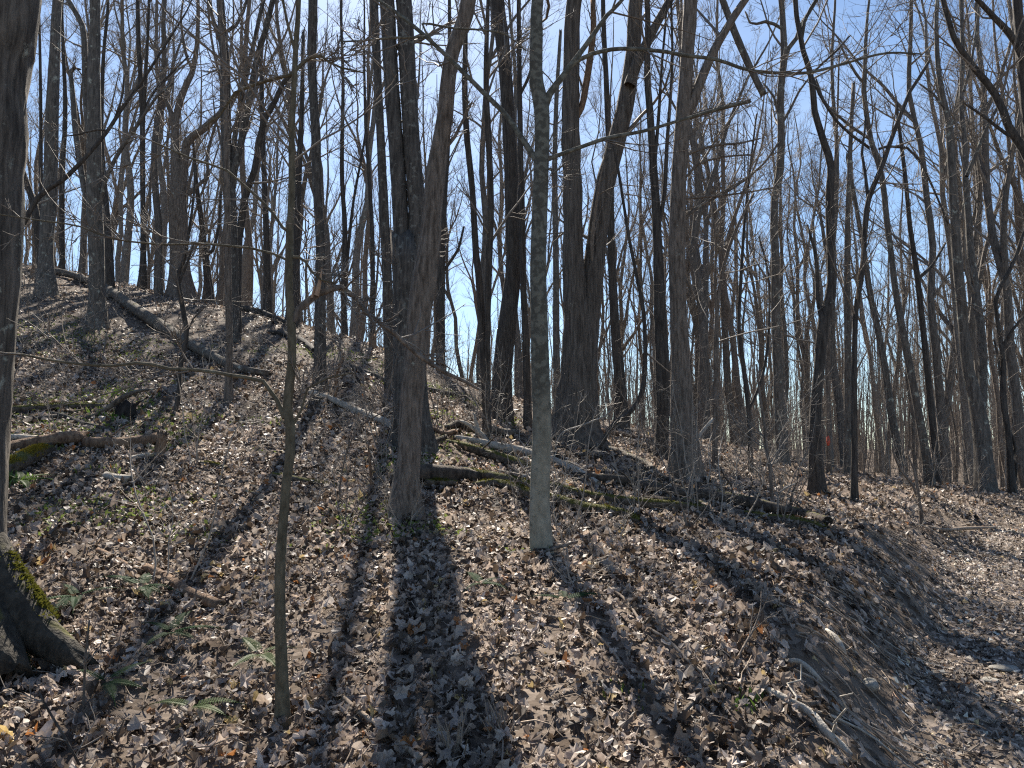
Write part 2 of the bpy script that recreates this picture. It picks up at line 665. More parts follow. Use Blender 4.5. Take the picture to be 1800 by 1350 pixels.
M = {
    'gray': bark('bark_grey', (.07, .061, .052), (.185, .163, .14), lich=.32),
    'dark': bark('bark_dark', (.038, .032, .028), (.11, .096, .083), lich=.12, stretch=.1, scale=26, bump=.9),
    'oak': bark('bark_furrowed', (.06, .051, .043), (.18, .155, .132), lich=.15, stretch=.07, scale=24, bump=1.0),
    'brown': bark('bark_brown', (.085, .067, .053), (.25, .205, .168), lich=.2, stretch=.16, scale=26, bump=.9),
    'lichen': bark('bark_lichen', (.042, .037, .033), (.13, .115, .10), lichen=(.21, .205, .18), lich=.38, lscale=9),
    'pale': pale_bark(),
    'olive': bark('bark_olive', (.075, .062, .04), (.165, .14, .095), lichen=(.2, .19, .14), lich=.3, stretch=.4, scale=30, bump=.4),
    'mossbark': bark('bark_mossy', (.05, .042, .035), (.18, .155, .13), lich=.3, moss=.3, stretch=.12, scale=22, bump=1.0),
    'mossroot': bark('mossy_root_bark', (.022, .019, .015), (.075, .064, .05), lich=.05, moss=.22, stretch=.5, scale=18, bump=1.0),
    'twig': bark('twig_bark', (.12, .102, .086), (.25, .215, .183), lich=.05, stretch=.3, scale=20, bump=.2, rough=.7),
    'paletwig': bark('pale_twig_bark', (.24, .205, .165), (.38, .33, .28), lich=.05, stretch=.3, scale=20, bump=.2, rough=.6),
    'log': bark('log_bark', (.06, .048, .038), (.2, .168, .135), lich=.3, stretch=.5, scale=16, bump=.9, moss=.05),
    'darklog': bark('dark_log_bark', (.035, .027, .021), (.12, .095, .075), lich=.15, stretch=.5, scale=16, bump=.9, moss=.15),  # darker log bark with a little moss
    'fardark': bark('hazed_bark_dark', (.075, .065, .056), (.19, .165, .142), lich=.12, stretch=.2),  # far barks and twigs lightened: distance haze put into the colour
    'fargray': bark('hazed_bark_grey', (.11, .096, .083), (.26, .23, .2), lich=.3, stretch=.3),
    'farbrown': bark('hazed_bark_brown', (.10, .08, .064), (.25, .205, .17), lich=.12, stretch=.2),
    'fartwig': bark('hazed_twig_bark', (.15, .128, .108), (.30, .26, .22), lich=.05, stretch=.3, bump=.2),
    'palelog': bark('bleached_log', (.25, .22, .185), (.47, .43, .37), lichen=(.16, .13, .10), lich=.2, stretch=.5, scale=16, bump=.6),
    'mosslog': bark('mossy_log', (.05, .04, .03), (.17, .135, .105), lich=.15, stretch=.5, scale=16, bump=.9, moss=.62),
    'rot': bark('rotten_wood', (.10, .06, .04), (.30, .2, .13), lichen=(.38, .30, .22), lich=.2, stretch=.2, scale=22, bump=1.0),
    'char': bark('hollow_wood', (.012, .01, .009), (.05, .042, .036), lich=.05, stretch=.2, scale=22, bump=1.0),
    'raw': bark('split_wood', (.34, .22, .14), (.55, .38, .26), lichen=(.6, .5, .38), lich=.15, stretch=.1, scale=30, bump=.6),
    'root': bark('bare_root', (.16, .12, .09), (.36, .29, .225), lich=.1, stretch=.5, scale=20, bump=.4),
    'soil': soil_mat('forest_soil', (.022, .016, .012), (.07, .052, .038), .3),
    'path': soil_mat('path_soil', (.04, .033, .026), (.12, .10, .082), .4),
    'goldmoss': plain('golden_moss', (.30, .22, .03), .9, .1, .35, .35),
    'moss': plain('moss', (.085, .085, .016), .9, .1, .35, .35),
    'fern': plain('fern_green', (.018, .05, .016), .7, .08, .3, .3),
    'fernlit': plain('fern_yellow_green', (.06, .10, .02), .6, .2, .3, .4),
    'herb': plain('herb_green', (.10, .17, .03), .5, .4, .3, .4),
    'sprig': plain('sprig_green', (.15, .19, .05), .7, .2, .3, .4),
    'rock': bark('stone', (.16, .15, .13), (.30, .28, .25), lich=.25, stretch=1, scale=9, bump=.6),
    'paint': plain('red_paint', (.5, .075, .04), .5, .4, .05),
    'tan': plain('dry_leaf_tan', (.5, .38, .24), .7, .2, .3, .45),
    'grassdead': plain('dead_grass', (.34, .25, .17), .7, .2, .3, .2),
}
M['leaf'] = leaf_mat('leaf_litter', True)
M['leafobj'] = leaf_mat('fallen_leaf', False)

# ------------------------------------------------------------------ ground and path
def graded(lo, hi, near_lo, near_hi, step, grow=1.13):
    a = list(np.arange(near_lo, near_hi + 1e-6, step))
    s, p = step, near_hi
    while p < hi:
        s *= grow
        p += s
        a.append(p)
    s, p = step, near_lo
    b = []
    while p > lo:
        s *= grow
        p -= s
        b.append(p)
    return np.array(b[::-1] + a)


gx = graded(-700, 700, -9, 9, .13)
gy = graded(-200, 900, 1.5, 17, .13)
GX, GY = np.meshgrid(gx, gy, indexing='ij')
GZ = zat(GX, GY) + .02 * vnoise2(GX * 11, GY * 11, 8)
nx, ny = len(gx), len(gy)
I = np.arange(nx * ny).reshape(nx, ny)
Q = np.stack([I[:-1, :-1], I[1:, :-1], I[1:, 1:], I[:-1, 1:]], -1).reshape(-1, 4)
GV = np.stack([GX, GY, GZ], -1).reshape(-1, 3)
cxy = GV[Q].mean(1)
xb = np.interp(cxy[:, 1], BKY, BKX)
on_path = (bank_s(cxy[:, 0], cxy[:, 1]) > .93) & (cxy[:, 0] < xb + 5.5) & (cxy[:, 1] < 26) & (cxy[:, 1] > -8)


def sub(mask):
    q = Q[mask]
    ids, inv = np.unique(q, return_inverse=True)
    return GV[ids], inv.reshape(-1, 4)


v, q = sub(~on_path)
ground = tag(link('ground', mesh_np('ground', v, q, None, M['soil'])), 'leaf covered hillside rising to the left', kind='structure')
v, q = sub(on_path)
path = tag(link('path', mesh_np('path', v, q, None, M['path'])), 'trodden trail strewn with broken leaves at right', kind='structure')


def grad(x, y):
    e = .15
    return (zat(x + e, y) - zat(x - e, y)) / (2 * e), (zat(x, y + e) - zat(x, y - e)) / (2 * e)


def moss_tufts(Q_, r_, cnt, rg, org, up=(0, 0, 1), hgt=.018, spread=1.1):
    i = rg.uniform(0, len(Q_) - 1.001, cnt)
    j = i.astype(int)
    w = (i - j)[:, None]
    C = Q_[j] * (1 - w) + Q_[j + 1] * w
    keep = rg.uniform(-.5, .5, len(i)) < 1.6 * (vnoise2(i * .23 + 5, i * 0 + 2.2, 4) + .5 * vnoise2(i * .7 + 5, i * 0 + 7.2, 5)) + .12
    C, j = C[keep], j[keep]
    T = norm(Q_[j + 1] - Q_[j])
    U = np.asarray(up, float)[None] - (T @ np.asarray(up, float))[:, None] * T
    U = norm(U)
    S_ = np.cross(T, U)
    a = rg.normal(0, spread * .6, len(C))[:, None]
    nrm = np.cos(a) * U + np.sin(a) * S_
    B = C + nrm * (r_[j][:, None] * .97)
    h = hgt * rg.uniform(.4, 1.4, len(C))[:, None]
    side = norm(np.cross(nrm, rg.normal(size=nrm.shape)))
    v0 = B - side * h * .5
    v1 = B + side * h * .5
    v2 = B + nrm * h + rg.normal(size=nrm.shape) * h * .35
    V = np.stack([v0, v1, v2], 1).reshape(-1, 3) - np.asarray(org)
    return mesh_np('moss', V, None, np.arange(len(V)).reshape(-1, 3), M['moss'], False)


# ------------------------------------------------------------------ trees
def bark_sides(d):
    return 40 if d < 7 else 28 if d < 12 else 18 if d < 20 else 12


def tree(label, pts, limbs=(), d=None, bk='gray', br=9, top=9.0, seed=1, cat='tree', name='tree', low=.45, lean=None,
         furrow=0.0, flare=.25, twig='twig', tw=1.0, trunk_label=None, group=None, spread=.22):
    rg = np.random.default_rng(seed * 101 + 13)
    if d is None:
        d = march(pts[0][0], pts[0][1])
    ln = rg.uniform(-.05, .05) if lean is None else lean
    z0 = pix(pts[0][0], pts[0][1], d)[2]
    base = pix(pts[0][0], pts[0][1], d)
    gz = float(zat(base[0], d))
    wob = rg.uniform(0, 6)

    def depth(z):
        h = z - gz
        return d + ln * h + .06 * math.sin(h * .6 + wob) * min(1, h)

    def conv(px, py):
        p = pix(px, py, d)
        return pix(px, py, depth(p[2]))

    P = [conv(a, b) for a, b, c in pts]
    W = [c * depth(p[2]) / F0 / 2 for (a, b, c), p in zip(pts, P)]
    if P[0][2] > gz + .05:
        k = 3 if P[0][2] - gz > .8 else 1
        for j in range(k):
            f = (j + 1) / k
            P.insert(0, np.array([base[0] + (pts[0][0] - pts[1][0]) * 0, d, z0 * (1 - f) + gz * f]))
            W.insert(0, W[0] * (1.06 if j < k - 1 else 1.18))
    P.insert(0, np.array([P[0][0], P[0][1], min(P[0][2], gz) - .35]))
    W.insert(0, W[0] * 1.1)
    root = tag(link(name, None, None, (base[0], d, gz)), label, cat, group)
    org = np.array([base[0], d, gz])
    stems = []
    bare = set()

    def extend(P, W, top):
        dr = norm(P[-1] - P[-2]) if len(P) < 3 else norm(norm(P[-1] - P[-2]) + .5 * norm(P[-1] - P[-3]))
        r, n = W[-1], 5
        p = P[-1]
        for j in range(n):
            dr = norm(dr + np.array([rg.normal() * .10, rg.normal() * .10, .12]))
            p = p + dr * top / n
            P.append(p)
            W.append(r * (1 - .82 * (j + 1) / n))

    if pts[-1][1] <= 15 and top > 0:
        extend(P, W, top)
    elif top > 0 and W[-1] < .02:
        pass
    step = .10 if d < 12 else .2 if d < 20 else .35
    cap = pts[-1][1] > 15
    Q_, r_ = spline(P, W, step)
    sd_ = bark_sides(d)
    V, q, t = solid_tube(Q_, r_, sd_, .03, furrow, flare, seed, False, cap, ragged=(.3 if cap and W[-1] > .03 else 0))
    tk = Acc()
    tk.add(V, q, t)
    tro = link('trunk', tk.mesh('trunk', M[bk], org), root)
    if trunk_label:
        tro['label'] = trunk_label
    stems.append((Q_, r_))
    for lb in limbs:
        broken = isinstance(lb, dict)
        lp = lb['pts'] if broken else lb
        p0 = conv(lp[0][0], lp[0][1])
        d0 = p0[1]
        # start inside the stem it leaves
        LP, LW = [], []
        ls = rg.uniform(-spread, spread) if not broken else lb.get('ls', 0)
        acc = 0
        prev = p0
        for (a, b, c) in lp:
            pp = pix(a, b, d0)
            acc = np.hypot(pp[0] - p0[0], pp[2] - p0[2])
            dd = d0 + ls * acc
            pp = pix(a, b, dd)
            LP.append(pp)
            LW.append(c * dd / F0 / 2)
        if lp[-1][1] <= 15 and top > 0 and not broken:
            extend(LP, LW, top * .6)
            cp = False
        else:
            cp = LW[-1] > .012
        Ql, rl = spline(LP, LW, step)
        V, q, t = solid_tube(Ql, rl, max(6, int(sd_ * .6)), .03, furrow * .6, 0, seed + len(stems), False, cp, ragged=(.12 if cp else 0))
        a_ = Acc()
        a_.add(V, q, t)
        lo = link('limb', a_.mesh('limb', M[lb.get('mat', bk) if broken else bk], org), root)
        if broken and 'label' in lb:
            lo['label'] = lb['label']
        if broken and lb.get('mat') in ('raw', 'mossroot'):
            bare.add(len(stems))
        if broken and lb.get('mat') == 'mossroot' and lb['ls'] > -.4:
            tag(link('moss', moss_tufts(Ql, rl, 4200, rg, org, up=(.5, .45, 1), hgt=.018, spread=.6), root), kind='stuff')
        stems.append((Ql, rl))
    # crown: fine branches
    if br:
        ac = Acc()
        L1s, L1r = [], []
        for k, (Qs, rs) in enumerate(stems):
            if k in bare:
                continue
            i = np.linspace(0, len(Qs) - 1, 24)
            Pm = np.stack([np.interp(i, np.arange(len(Qs)), Qs[:, c]) for c in range(3)], 1)[None]
            Rm = np.interp(i, np.arange(len(rs)), rs)[None]
            ln_ = np.linalg.norm(np.diff(Qs, axis=0), axis=1).sum()
            if k == 0:
                a1, b1 = spawn(Pm, Rm, rg, int(br), (low, .985), 3.2 * tw / max(ln_, .1) ** .5 / 1.0 * .35, (35, 75), 9, .5, .11, .4, .006, .5, 4.5)
            else:
                a1, b1 = spawn(Pm, Rm, rg, max(3, int(br * min(1, ln_ / 8) * .8)), (.15, .99), .38 * tw, (30, 65), 9, .4, .11, .45, .005, .3, 3.2)
            L1s.append(a1)
            L1r.append(b1)
        P1, R1 = np.concatenate(L1s), np.concatenate(L1r)
        limP, limR = [], []
        for (Qs, rs) in [q_ for n_, q_ in enumerate(stems) if n_ and n_ not in bare]:
            i = np.linspace(0, len(Qs) - 1, 9)
            limP.append(np.stack([np.interp(i, np.arange(len(Qs)), Qs[:, c]) for c in range(3)], 1))
            limR.append(np.interp(i, np.arange(len(rs)), rs))
        ac.add(*tubes(P1, R1, 5 if d < 14 else 4))
        src = (P1, R1)
        if limP:
            src = (np.concatenate([P1, np.stack(limP)]), np.concatenate([R1, np.stack(limR)]))
        above = src[0][:, 0, 2] > EYE + src[0][:, 0, 1] * .62 + 1.0
        c2 = np.where(above, 3, 7)
        P2, R2 = spawn(src[0], src[1], rg, c2, (.15, 1), .45, (25, 60), 6, .35, .14, .6, .0045, .15, 1.6)
        ac.add(*tubes(P2, R2, 3))
        ab2 = P2[:, 0, 2] > EYE + P2[:, 0, 1] * .62 + .5
        P3, R3 = spawn(P2, R2, rg, np.where(ab2, 1, 4), (.1, 1), .5, (25, 60), 4, .3, .16, .7, .0032, .08, .7)
        ac.add(*tubes(P3, R3, 3))
        link('crown', ac.mesh('crown', M[twig], org), root)
    return root, stems, d


# nearest and traced trees ------------------------------------------------
T = tree
T('huge mossy trunk cut off by the left edge, its root flaring over the leaves',
  [(-55, 1140, 150), (-58, 1085, 146), (-60, 1030, 138), (-61, 985, 130), (-62, 900, 124), (-58, 760, 128), (-50, 650, 126), (-40, 560, 122), (-33, 440, 128),
   (-30, 350, 128), (-28, 300, 122), (-20, 235, 128), (-22, 170, 122), (-14, 100, 122), (2, 0, 124)],
  [{'pts': [(-30, 920, 40), (-14, 960, 52), (0, 1010, 70), (22, 1058, 84), (52, 1098, 78), (84, 1126, 62), (116, 1148, 46), (150, 1172, 30)], 'label': 'buttress root edged with yellow green moss', 'mat': 'mossroot', 'ls': -.25},
   {'pts': [(-40, 980, 60), (-40, 1040, 90), (-30, 1100, 110), (-10, 1150, 90), (15, 1190, 60)], 'label': 'dark root running towards the camera', 'mat': 'mossroot', 'ls': -.6}],
  d=5.2, bk='mossbark', br=8, top=12, seed=1, furrow=.05, flare=.12, low=.6)
T('thin dark crooked sapling nearest the camera with a broken limb hanging right',
  [(496, 1278, 30), (496, 1233, 22), (495, 1167, 19), (493, 1100, 18), (492, 1033, 18), (493, 983, 17), (499, 900, 15), (503, 850, 15), (510, 800, 17), (510, 750, 18),
   (505, 717, 17), (508, 683, 17), (513, 633, 15), (512, 567, 14), (508, 517, 14), (509, 450, 13), (510, 400, 12), (513, 333, 12), (513, 233, 11), (517, 150, 10), (520, 83, 10), (525, 0, 9)],
  [[(500, 735, 9), (488, 705, 7), (463, 670, 8), (430, 663, 7), (407, 660, 6.5), (375, 654, 6), (340, 650, 6), (300, 649, 6), (270, 641, 5.5), (240, 638, 5.5), (200, 643, 5), (140, 640, 5), (83, 632, 4.5), (33, 622, 4), (0, 621, 3.5), (-60, 618, 3)],
   {'pts': [(514, 566, 13), (524, 545, 12), (537, 533, 13), (560, 516, 15), (580, 509, 11), (600, 505, 9), (622, 520, 9), (643, 550, 8), (690, 583, 8), (733, 623, 8), (787, 657, 8), (820, 672, 6), (843, 685, 4)],
    'label': 'splintered brown limb snapped over and hanging to the right', 'mat': 'brown', 'ls': .15},
   {'pts': [(556, 520, 9), (560, 505, 8), (563, 490, 5), (566, 472, 1.5)], 'label': 'upright splinter of pale torn wood', 'mat': 'raw'},
   {'pts': [(548, 524, 5), (553, 505, 4), (548, 488, 1.5)], 'label': 'short splinter of torn wood', 'mat': 'raw'},
   [(511, 410, 6), (497, 400, 6), (480, 375, 5), (457, 350, 5), (425, 322, 4.5), (400, 300, 4), (333, 277, 3.5), (287, 257, 3), (230, 232, 2)],
   [(518, 130, 7), (510, 132, 6), (467, 143, 5), (440, 152, 5), (413, 163, 5), (395, 190, 4), (387, 202, 3.5), (360, 222, 3)],
   [(519, 125, 7), (530, 112, 6), (545, 102, 6), (563, 97, 5.5), (580, 110, 4.5), (600, 119, 4), (640, 128, 3)],
   [(519, 90, 6), (513, 70, 6), (504, 35, 5), (497, 0, 4.5)],
   [(511, 452, 6), (525, 452, 5), (537, 460, 5), (550, 480, 4), (565, 492, 3.5), (590, 498, 3)],
   [(511, 460, 5), (480, 446, 4), (440, 436, 4), (400, 432, 4), (350, 428, 3.5), (290, 430, 3.5), (200, 420, 3.2), (140, 398, 3), (67, 387, 2.6), (0, 377, 2.2)],
   [(509, 760, 5), (530, 720, 4), (540, 683, 4), (575, 665, 3), (620, 655, 2.5)]],
  bk='olive', br=9, top=4, seed=2, cat='sapling', name='sapling', low=.25, flare=.15, lean=0.0, tw=.6)
T('leaning grey brown trunk in front of the double trunk, whole from flared foot to top',
  [(711, 908, 66), (711, 885, 52), (712, 860, 46), (718, 800, 38), (722, 717, 37), (728, 650, 41), (738, 550, 42), (748, 483, 44), (758, 400, 38), (767, 300, 33), (783, 200, 30), (793, 100, 27), (823, 0, 30)],
  [[(762, 275, 9), (780, 262, 8), (800, 240, 6), (812, 215, 5), (830, 180, 3)]],
  bk='brown', br=6, seed=3, furrow=.08, low=.62, flare=.4)
T('pale smooth barked tree with wide forks and a long arching limb reaching right',
  [(955, 970, 42), (952, 950, 38), (949, 900, 37), (949, 850, 35), (953, 750, 33), (950, 650, 32), (947, 550, 31), (946, 450, 29), (949, 367, 27), (951, 300, 28), (953, 250, 26), (952, 190, 30), (944, 150, 25), (942, 120, 24), (943, 67, 24), (945, 0, 22)],
  [[(945, 285, 12), (935, 270, 12), (913, 237, 10), (887, 200, 9.5), (847, 160, 9), (800, 113, 8), (747, 63, 7.5), (697, 22, 6.5), (660, -5, 5.5)],
   [(956, 190, 16), (966, 165, 13), (990, 133, 11), (1017, 97, 10), (1045, 58, 8.5), (1067, 27, 8), (1090, 4, 7)],
   [(1003, 116, 8), (1020, 104, 8), (1040, 95, 7.5), (1075, 87, 7.5), (1110, 86, 7), (1170, 91, 7), (1200, 97, 7), (1260, 105, 6.5), (1320, 124, 6), (1400, 129, 5.5), (1440, 124, 5), (1500, 107, 4.5), (1560, 93, 4), (1620, 95, 3)],
   [(957, 283, 9), (970, 277, 8), (1017, 260, 7), (1067, 243, 7), (1133, 230, 6), (1200, 210, 5.5), (1260, 192, 5), (1310, 180, 4)],
   [(747, 65, 5), (725, 66, 5), (700, 66, 4.5), (670, 68, 4), (630, 72, 3.5), (600, 73, 3)],
   [(760, 72, 4), (742, 42, 4.5), (775, 46, 4), (800, 50, 4), (850, 53, 3.5), (890, 61, 3), (925, 90, 2)],
   [(960, 300, 5), (968, 296, 4.5), (972, 306, 4), (990, 290, 3)]],
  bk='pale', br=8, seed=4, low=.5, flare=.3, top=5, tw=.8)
T('big dark double trunk rising side by side behind the leaning grey brown trunk',
  [(726, 790, 82), (725, 760, 62), (722, 700, 56), (720, 620, 55), (718, 540, 56), (715, 470, 54), (711, 430, 50)],
  [[(708, 455, 30), (705, 400, 29), (702, 340, 28), (697, 267, 28), (687, 133, 28), (680, 0, 27)],
   [(729, 455, 31), (733, 400, 31), (731, 340, 31), (725, 267, 31), (717, 133, 31), (710, 0, 31)]], spread=.02,
  bk='lichen', br=7, seed=5, furrow=.03, low=.9, flare=.25, top=11)
T('massive oak with furrowed bark and a second stem leaning off to the right',
  [(1014, 785, 100), (1016, 750, 78), (1018, 700, 68), (1019, 640, 58), (1014, 560, 46), (1010, 500, 40), (1008, 450, 38), (1007, 333, 35), (1003, 233, 33), (1005, 100, 30), (1010, 0, 27)],
  [[(1022, 690, 50), (1028, 640, 44), (1035, 550, 40), (1045, 450, 37), (1058, 350, 36), (1078, 267, 34), (1100, 180, 32), (1113, 83, 27), (1118, 0, 26)],
   [(1107, 150, 22), (1118, 115, 20), (1130, 90, 18), (1150, 50, 16), (1180, -4, 14)],
   {'pts': [(1010, 215, 8), (1022, 190, 12), (1030, 150, 13), (1037, 105, 13), (1043, 50, 11), (1042, 0, 9)], 'label': 'dead barkless limb of reddish wood', 'mat': 'rot'}],
  bk='oak', br=9, seed=6, furrow=.09, low=.7, flare=.35, top=10)
T('tall brown trunk right of the oak, with fork to the right and mossy black foot',
  [(1206, 838, 58), (1205, 815, 46), (1203, 780, 42), (1200, 740, 38), (1197, 660, 34), (1194, 600, 32), (1190, 450, 30), (1192, 380, 30), (1195, 300, 28), (1200, 220, 27), (1207, 120, 25), (1214, 0, 25)],
  [[(1203, 205, 20), (1217, 180, 19), (1245, 110, 16), (1277, 50, 14), (1314, -6, 13)],
   {'pts': [(1202, 212, 9), (1220, 203, 10), (1267, 190, 9), (1313, 179, 8)], 'label': 'dead stub broken off short', 'ls': .05},
   [(1200, 280, 6), (1215, 268, 5.5), (1260, 255, 5), (1300, 252, 4), (1330, 245, 3)],
   [(1198, 320, 5), (1225, 290, 4.5), (1270, 276, 4), (1320, 272, 3)],
   [(1198, 390, 5), (1230, 362, 4.5), (1290, 330, 4), (1340, 290, 3.5), (1365, 255, 3)],
   [(1196, 350, 4), (1250, 345, 4), (1300, 340, 3.5), (1360, 330, 3)]],
  bk='brown', br=10, seed=7, furrow=.08, low=.5, flare=.4)
T('straight dark trunk bent near its base, between the double trunk and the pale tree',
  [(881, 740, 40), (881, 715, 37), (883, 650, 33), (888, 600, 33), (894, 550, 32), (900, 500, 29), (902, 450, 26), (898, 300, 25), (894, 220, 24), (890, 150, 23), (884, 80, 25), (875, 0, 26)],
  bk='dark', br=7, seed=8, low=.6)
T('thin dark trunk close along the right side of the bent dark trunk',
  [(928, 755, 17), (927, 700, 14), (924, 600, 12), (920, 500, 11), (919, 433, 11), (916, 300, 10), (914, 200, 10), (913, 133, 9), (912, 0, 8)],
  [[(915, 165, 6), (925, 145, 6), (935, 115, 5), (940, 60, 4)]], bk='dark', br=7, seed=9, low=.5)
T('slim dark trunk left of the bent dark trunk, forking near the ground with its twin',
  [(856, 775, 17), (856, 740, 15), (853, 660, 16), (846, 550, 14), (841, 480, 13), (837, 450, 12), (830, 333, 11), (820, 233, 11), (817, 150, 11), (818, 83, 9), (820, 0, 8)],
  [[(856, 690, 9), (857, 600, 10), (858, 520, 12), (860, 450, 12), (863, 367, 12), (860, 267, 12), (855, 167, 11), (855, 83, 9), (858, 0, 7)]],
  bk='dark', br=7, seed=10, low=.5)
T('dark trunk speckled with lichen hugging the left of the double trunk',
  [(688, 690, 22), (686, 640, 19), (683, 550, 18), (680, 480, 18), (678, 433, 17), (672, 300, 16), (667, 200, 15), (662, 100, 15), (658, 0, 15)],
  bk='lichen', br=7, seed=11, low=.5)
T('straight tree with spotted bark standing alone behind the broken hanging limb',
  [(563, 690, 28), (563, 660, 23), (563, 600, 20), (563, 530, 19), (563, 433, 17), (557, 320, 16), (555, 240, 18), (551, 170, 16), (548, 100, 16), (550, 0, 17)],
  bk='lichen', br=8, seed=12, low=.45)
T('slim reddish grey tree whose foot stands below the end of the long log',
  [(402, 708, 18), (402, 680, 13), (403, 620, 12), (402, 550, 12), (401, 450, 11), (399, 330, 10), (398, 250, 10), (397, 167, 9), (393, 83, 8), (387, 0, 7)],
  [[(398, 245, 6), (410, 225, 5), (425, 190, 4.5), (436, 155, 4)], [(397, 170, 5), (385, 130, 5), (372, 70, 4.5), (365, 0, 4)]], bk='brown', br=8, seed=13, low=.4)
T('forked dark trunk whose stems spread upward above the middle of the long log',
  [(413, 604, 18), (413, 570, 15), (412, 500, 14), (410, 430, 16), (406, 360, 20), (402, 300, 20), (398, 250, 18), (396, 180, 20), (396, 120, 18), (391, 60, 15), (387, 0, 14)],
  [[(408, 330, 14), (411, 300, 13), (420, 265, 12), (430, 220, 13), (440, 165, 12), (452, 100, 11), (466, 55, 10), (478, 5, 10)],
   [(407, 315, 9), (413, 240, 9), (424, 175, 9), (437, 115, 9), (450, 60, 8), (462, 5, 7)],
   [(396, 110, 8), (385, 65, 8), (372, 25, 7), (366, -5, 6)], [(399, 55, 7), (415, 45, 6), (428, 20, 5), (434, 0, 4)]],
  bk='lichen', br=6, seed=14, low=.6)
T('crooked black stem slanting up to the right beside the forked dark trunk',
  [(418, 470, 14), (420, 420, 13), (425, 385, 12), (430, 350, 12), (438, 325, 11), (447, 300, 11), (455, 255, 11), (463, 217, 12), (468, 203, 11), (473, 197, 10), (485, 175, 9), (497, 147, 9), (512, 130, 7), (540, 105, 5)],
  bk='dark', br=8, seed=15, low=.35, d=23)
T('thick trunk high on the slope with a dark fork, third large one from the left',
  [(172, 576, 34), (171, 555, 27), (171, 500, 24), (170, 450, 25), (167, 380, 27), (166, 300, 25), (165, 200, 24), (165, 120, 21), (167, 60, 18), (167, 0, 18)],
  [[(158, 240, 13), (152, 190, 12), (150, 140, 12), (149, 90, 11), (145, 45, 11), (135, 25, 9), (118, -4, 8)],
   [(176, 360, 8), (184, 320, 8), (205, 275, 7), (225, 243, 6.5), (245, 215, 6), (275, 170, 5), (300, 150, 4)],
   {'pts': [(160, 370, 11), (148, 333, 11), (138, 270, 11), (133, 233, 11), (129, 180, 10), (126, 150, 9), (124, 128, 8), (130, 119, 6), (137, 121, 4)], 'label': 'dead snag hooked over at its broken tip', 'ls': .1}],
  bk='gray', br=8, seed=16, low=.5)
T('grey trunk at the top left of the slope, second large one from the left',
  [(81, 520, 42), (81, 505, 30), (81, 480, 25), (81, 450, 23), (84, 380, 24), (89, 300, 23), (91, 220, 22), (94, 150, 20), (97, 80, 17), (101, 0, 16)],
  bk='gray', br=8, seed=17, low=.5)
T('bent young tree slanting right across the sky in front of two grey trunks',
  [(25, 500, 9), (30, 417, 9), (40, 395, 9), (50, 377, 9), (67, 347, 9), (85, 332, 8.5), (110, 317, 8), (130, 298, 7.5), (150, 277, 7), (187, 233, 6.5), (217, 187, 6), (240, 157, 5.5), (260, 127, 5), (290, 80, 4), (322, 30, 3), (335, 5, 2.5)],
  [[(200, 215, 4), (208, 190, 4), (216, 165, 3), (218, 135, 2)], [(190, 230, 4), (170, 228, 3.5), (140, 236, 3), (110, 240, 2)]],
  d=11, bk='dark', br=9, seed=18, low=.35, top=2, cat='sapling', name='sapling')
T('gnarled reddish tree on the skyline with one limb sweeping far right and a snag',
  [(317, 512, 44), (316, 480, 34), (315, 440, 33), (314, 400, 32), (313, 360, 31), (312, 320, 27), (309, 285, 17), (308, 225, 13), (316, 180, 12), (328, 148, 11), (337, 130, 10), (346, 80, 8), (348, 0, 6)],
  [[(318, 345, 19), (322, 300, 17), (325, 272, 16), (328, 253, 15), (340, 238, 14), (353, 230, 14), (370, 215, 13), (383, 203, 11), (402, 182, 7), (420, 160, 6), (445, 148, 5), (466, 140, 4), (513, 130, 3)],
   {'pts': [(306, 280, 11), (307, 240, 11), (303, 205, 10), (297, 188, 9), (291, 177, 8), (284, 167, 5)], 'label': 'stubby broken snag'},
   [(331, 342, 8), (345, 328, 7), (360, 316, 6.5), (366, 300, 6), (363, 280, 6), (368, 255, 5.5), (377, 225, 5), (385, 195, 3)],
   [(340, 125, 6), (330, 105, 6), (322, 70, 5), (318, 30, 4), (322, 0, 3)]],
  bk='brown', br=8, seed=19, low=.45)
T('slender double stemmed tree on the left skyline, between two thick trunks',
  [(251, 482, 13), (252, 450, 10), (251, 333, 9), (250, 200, 9), (245, 100, 8), (242, 0, 7)],
  [[(252, 225, 6), (254, 180, 6), (257, 120, 6), (260, 60, 5), (262, 0, 5)], [(252, 205, 5), (262, 175, 5), (275, 155, 4.5), (300, 130, 4), (330, 100, 3)]], bk='dark', br=9, seed=20, low=.35, d=30)
T('wiggly thin sapling rooted on the slope below the middle of the long log',
  [(303, 735, 9), (308, 725, 7), (313, 700, 8), (316, 680, 8), (318, 640, 8), (327, 600, 8), (328, 580, 9), (322, 545, 9), (319, 530, 9), (314, 500, 8), (313, 483, 8), (322, 460, 7), (327, 440, 6), (333, 400, 5), (340, 350, 4), (343, 290, 3)],
  [[(314, 500, 5), (326, 470, 4), (340, 430, 3)], [(326, 590, 4), (340, 560, 3), (360, 540, 2)]], bk='dark', br=10, seed=21, low=.4, cat='sapling', name='sapling', top=0)
T('dark trunk right of the oak leaning stem, topped by many upright boughs',
  [(1161, 808, 26), (1162, 785, 22), (1165, 740, 23), (1165, 650, 25), (1160, 550, 21), (1157, 450, 18), (1153, 367, 16), (1147, 267, 14), (1142, 190, 13), (1138, 133, 12), (1137, 0, 10)],
  [[(1157, 400, 8), (1168, 340, 8), (1172, 260, 7), (1178, 180, 6), (1182, 100, 5), (1180, 0, 4)], [(1150, 300, 7), (1158, 200, 6), (1163, 120, 5), (1170, 40, 4), (1172, 0, 4)]],
  bk='dark', br=9, seed=22, low=.45)
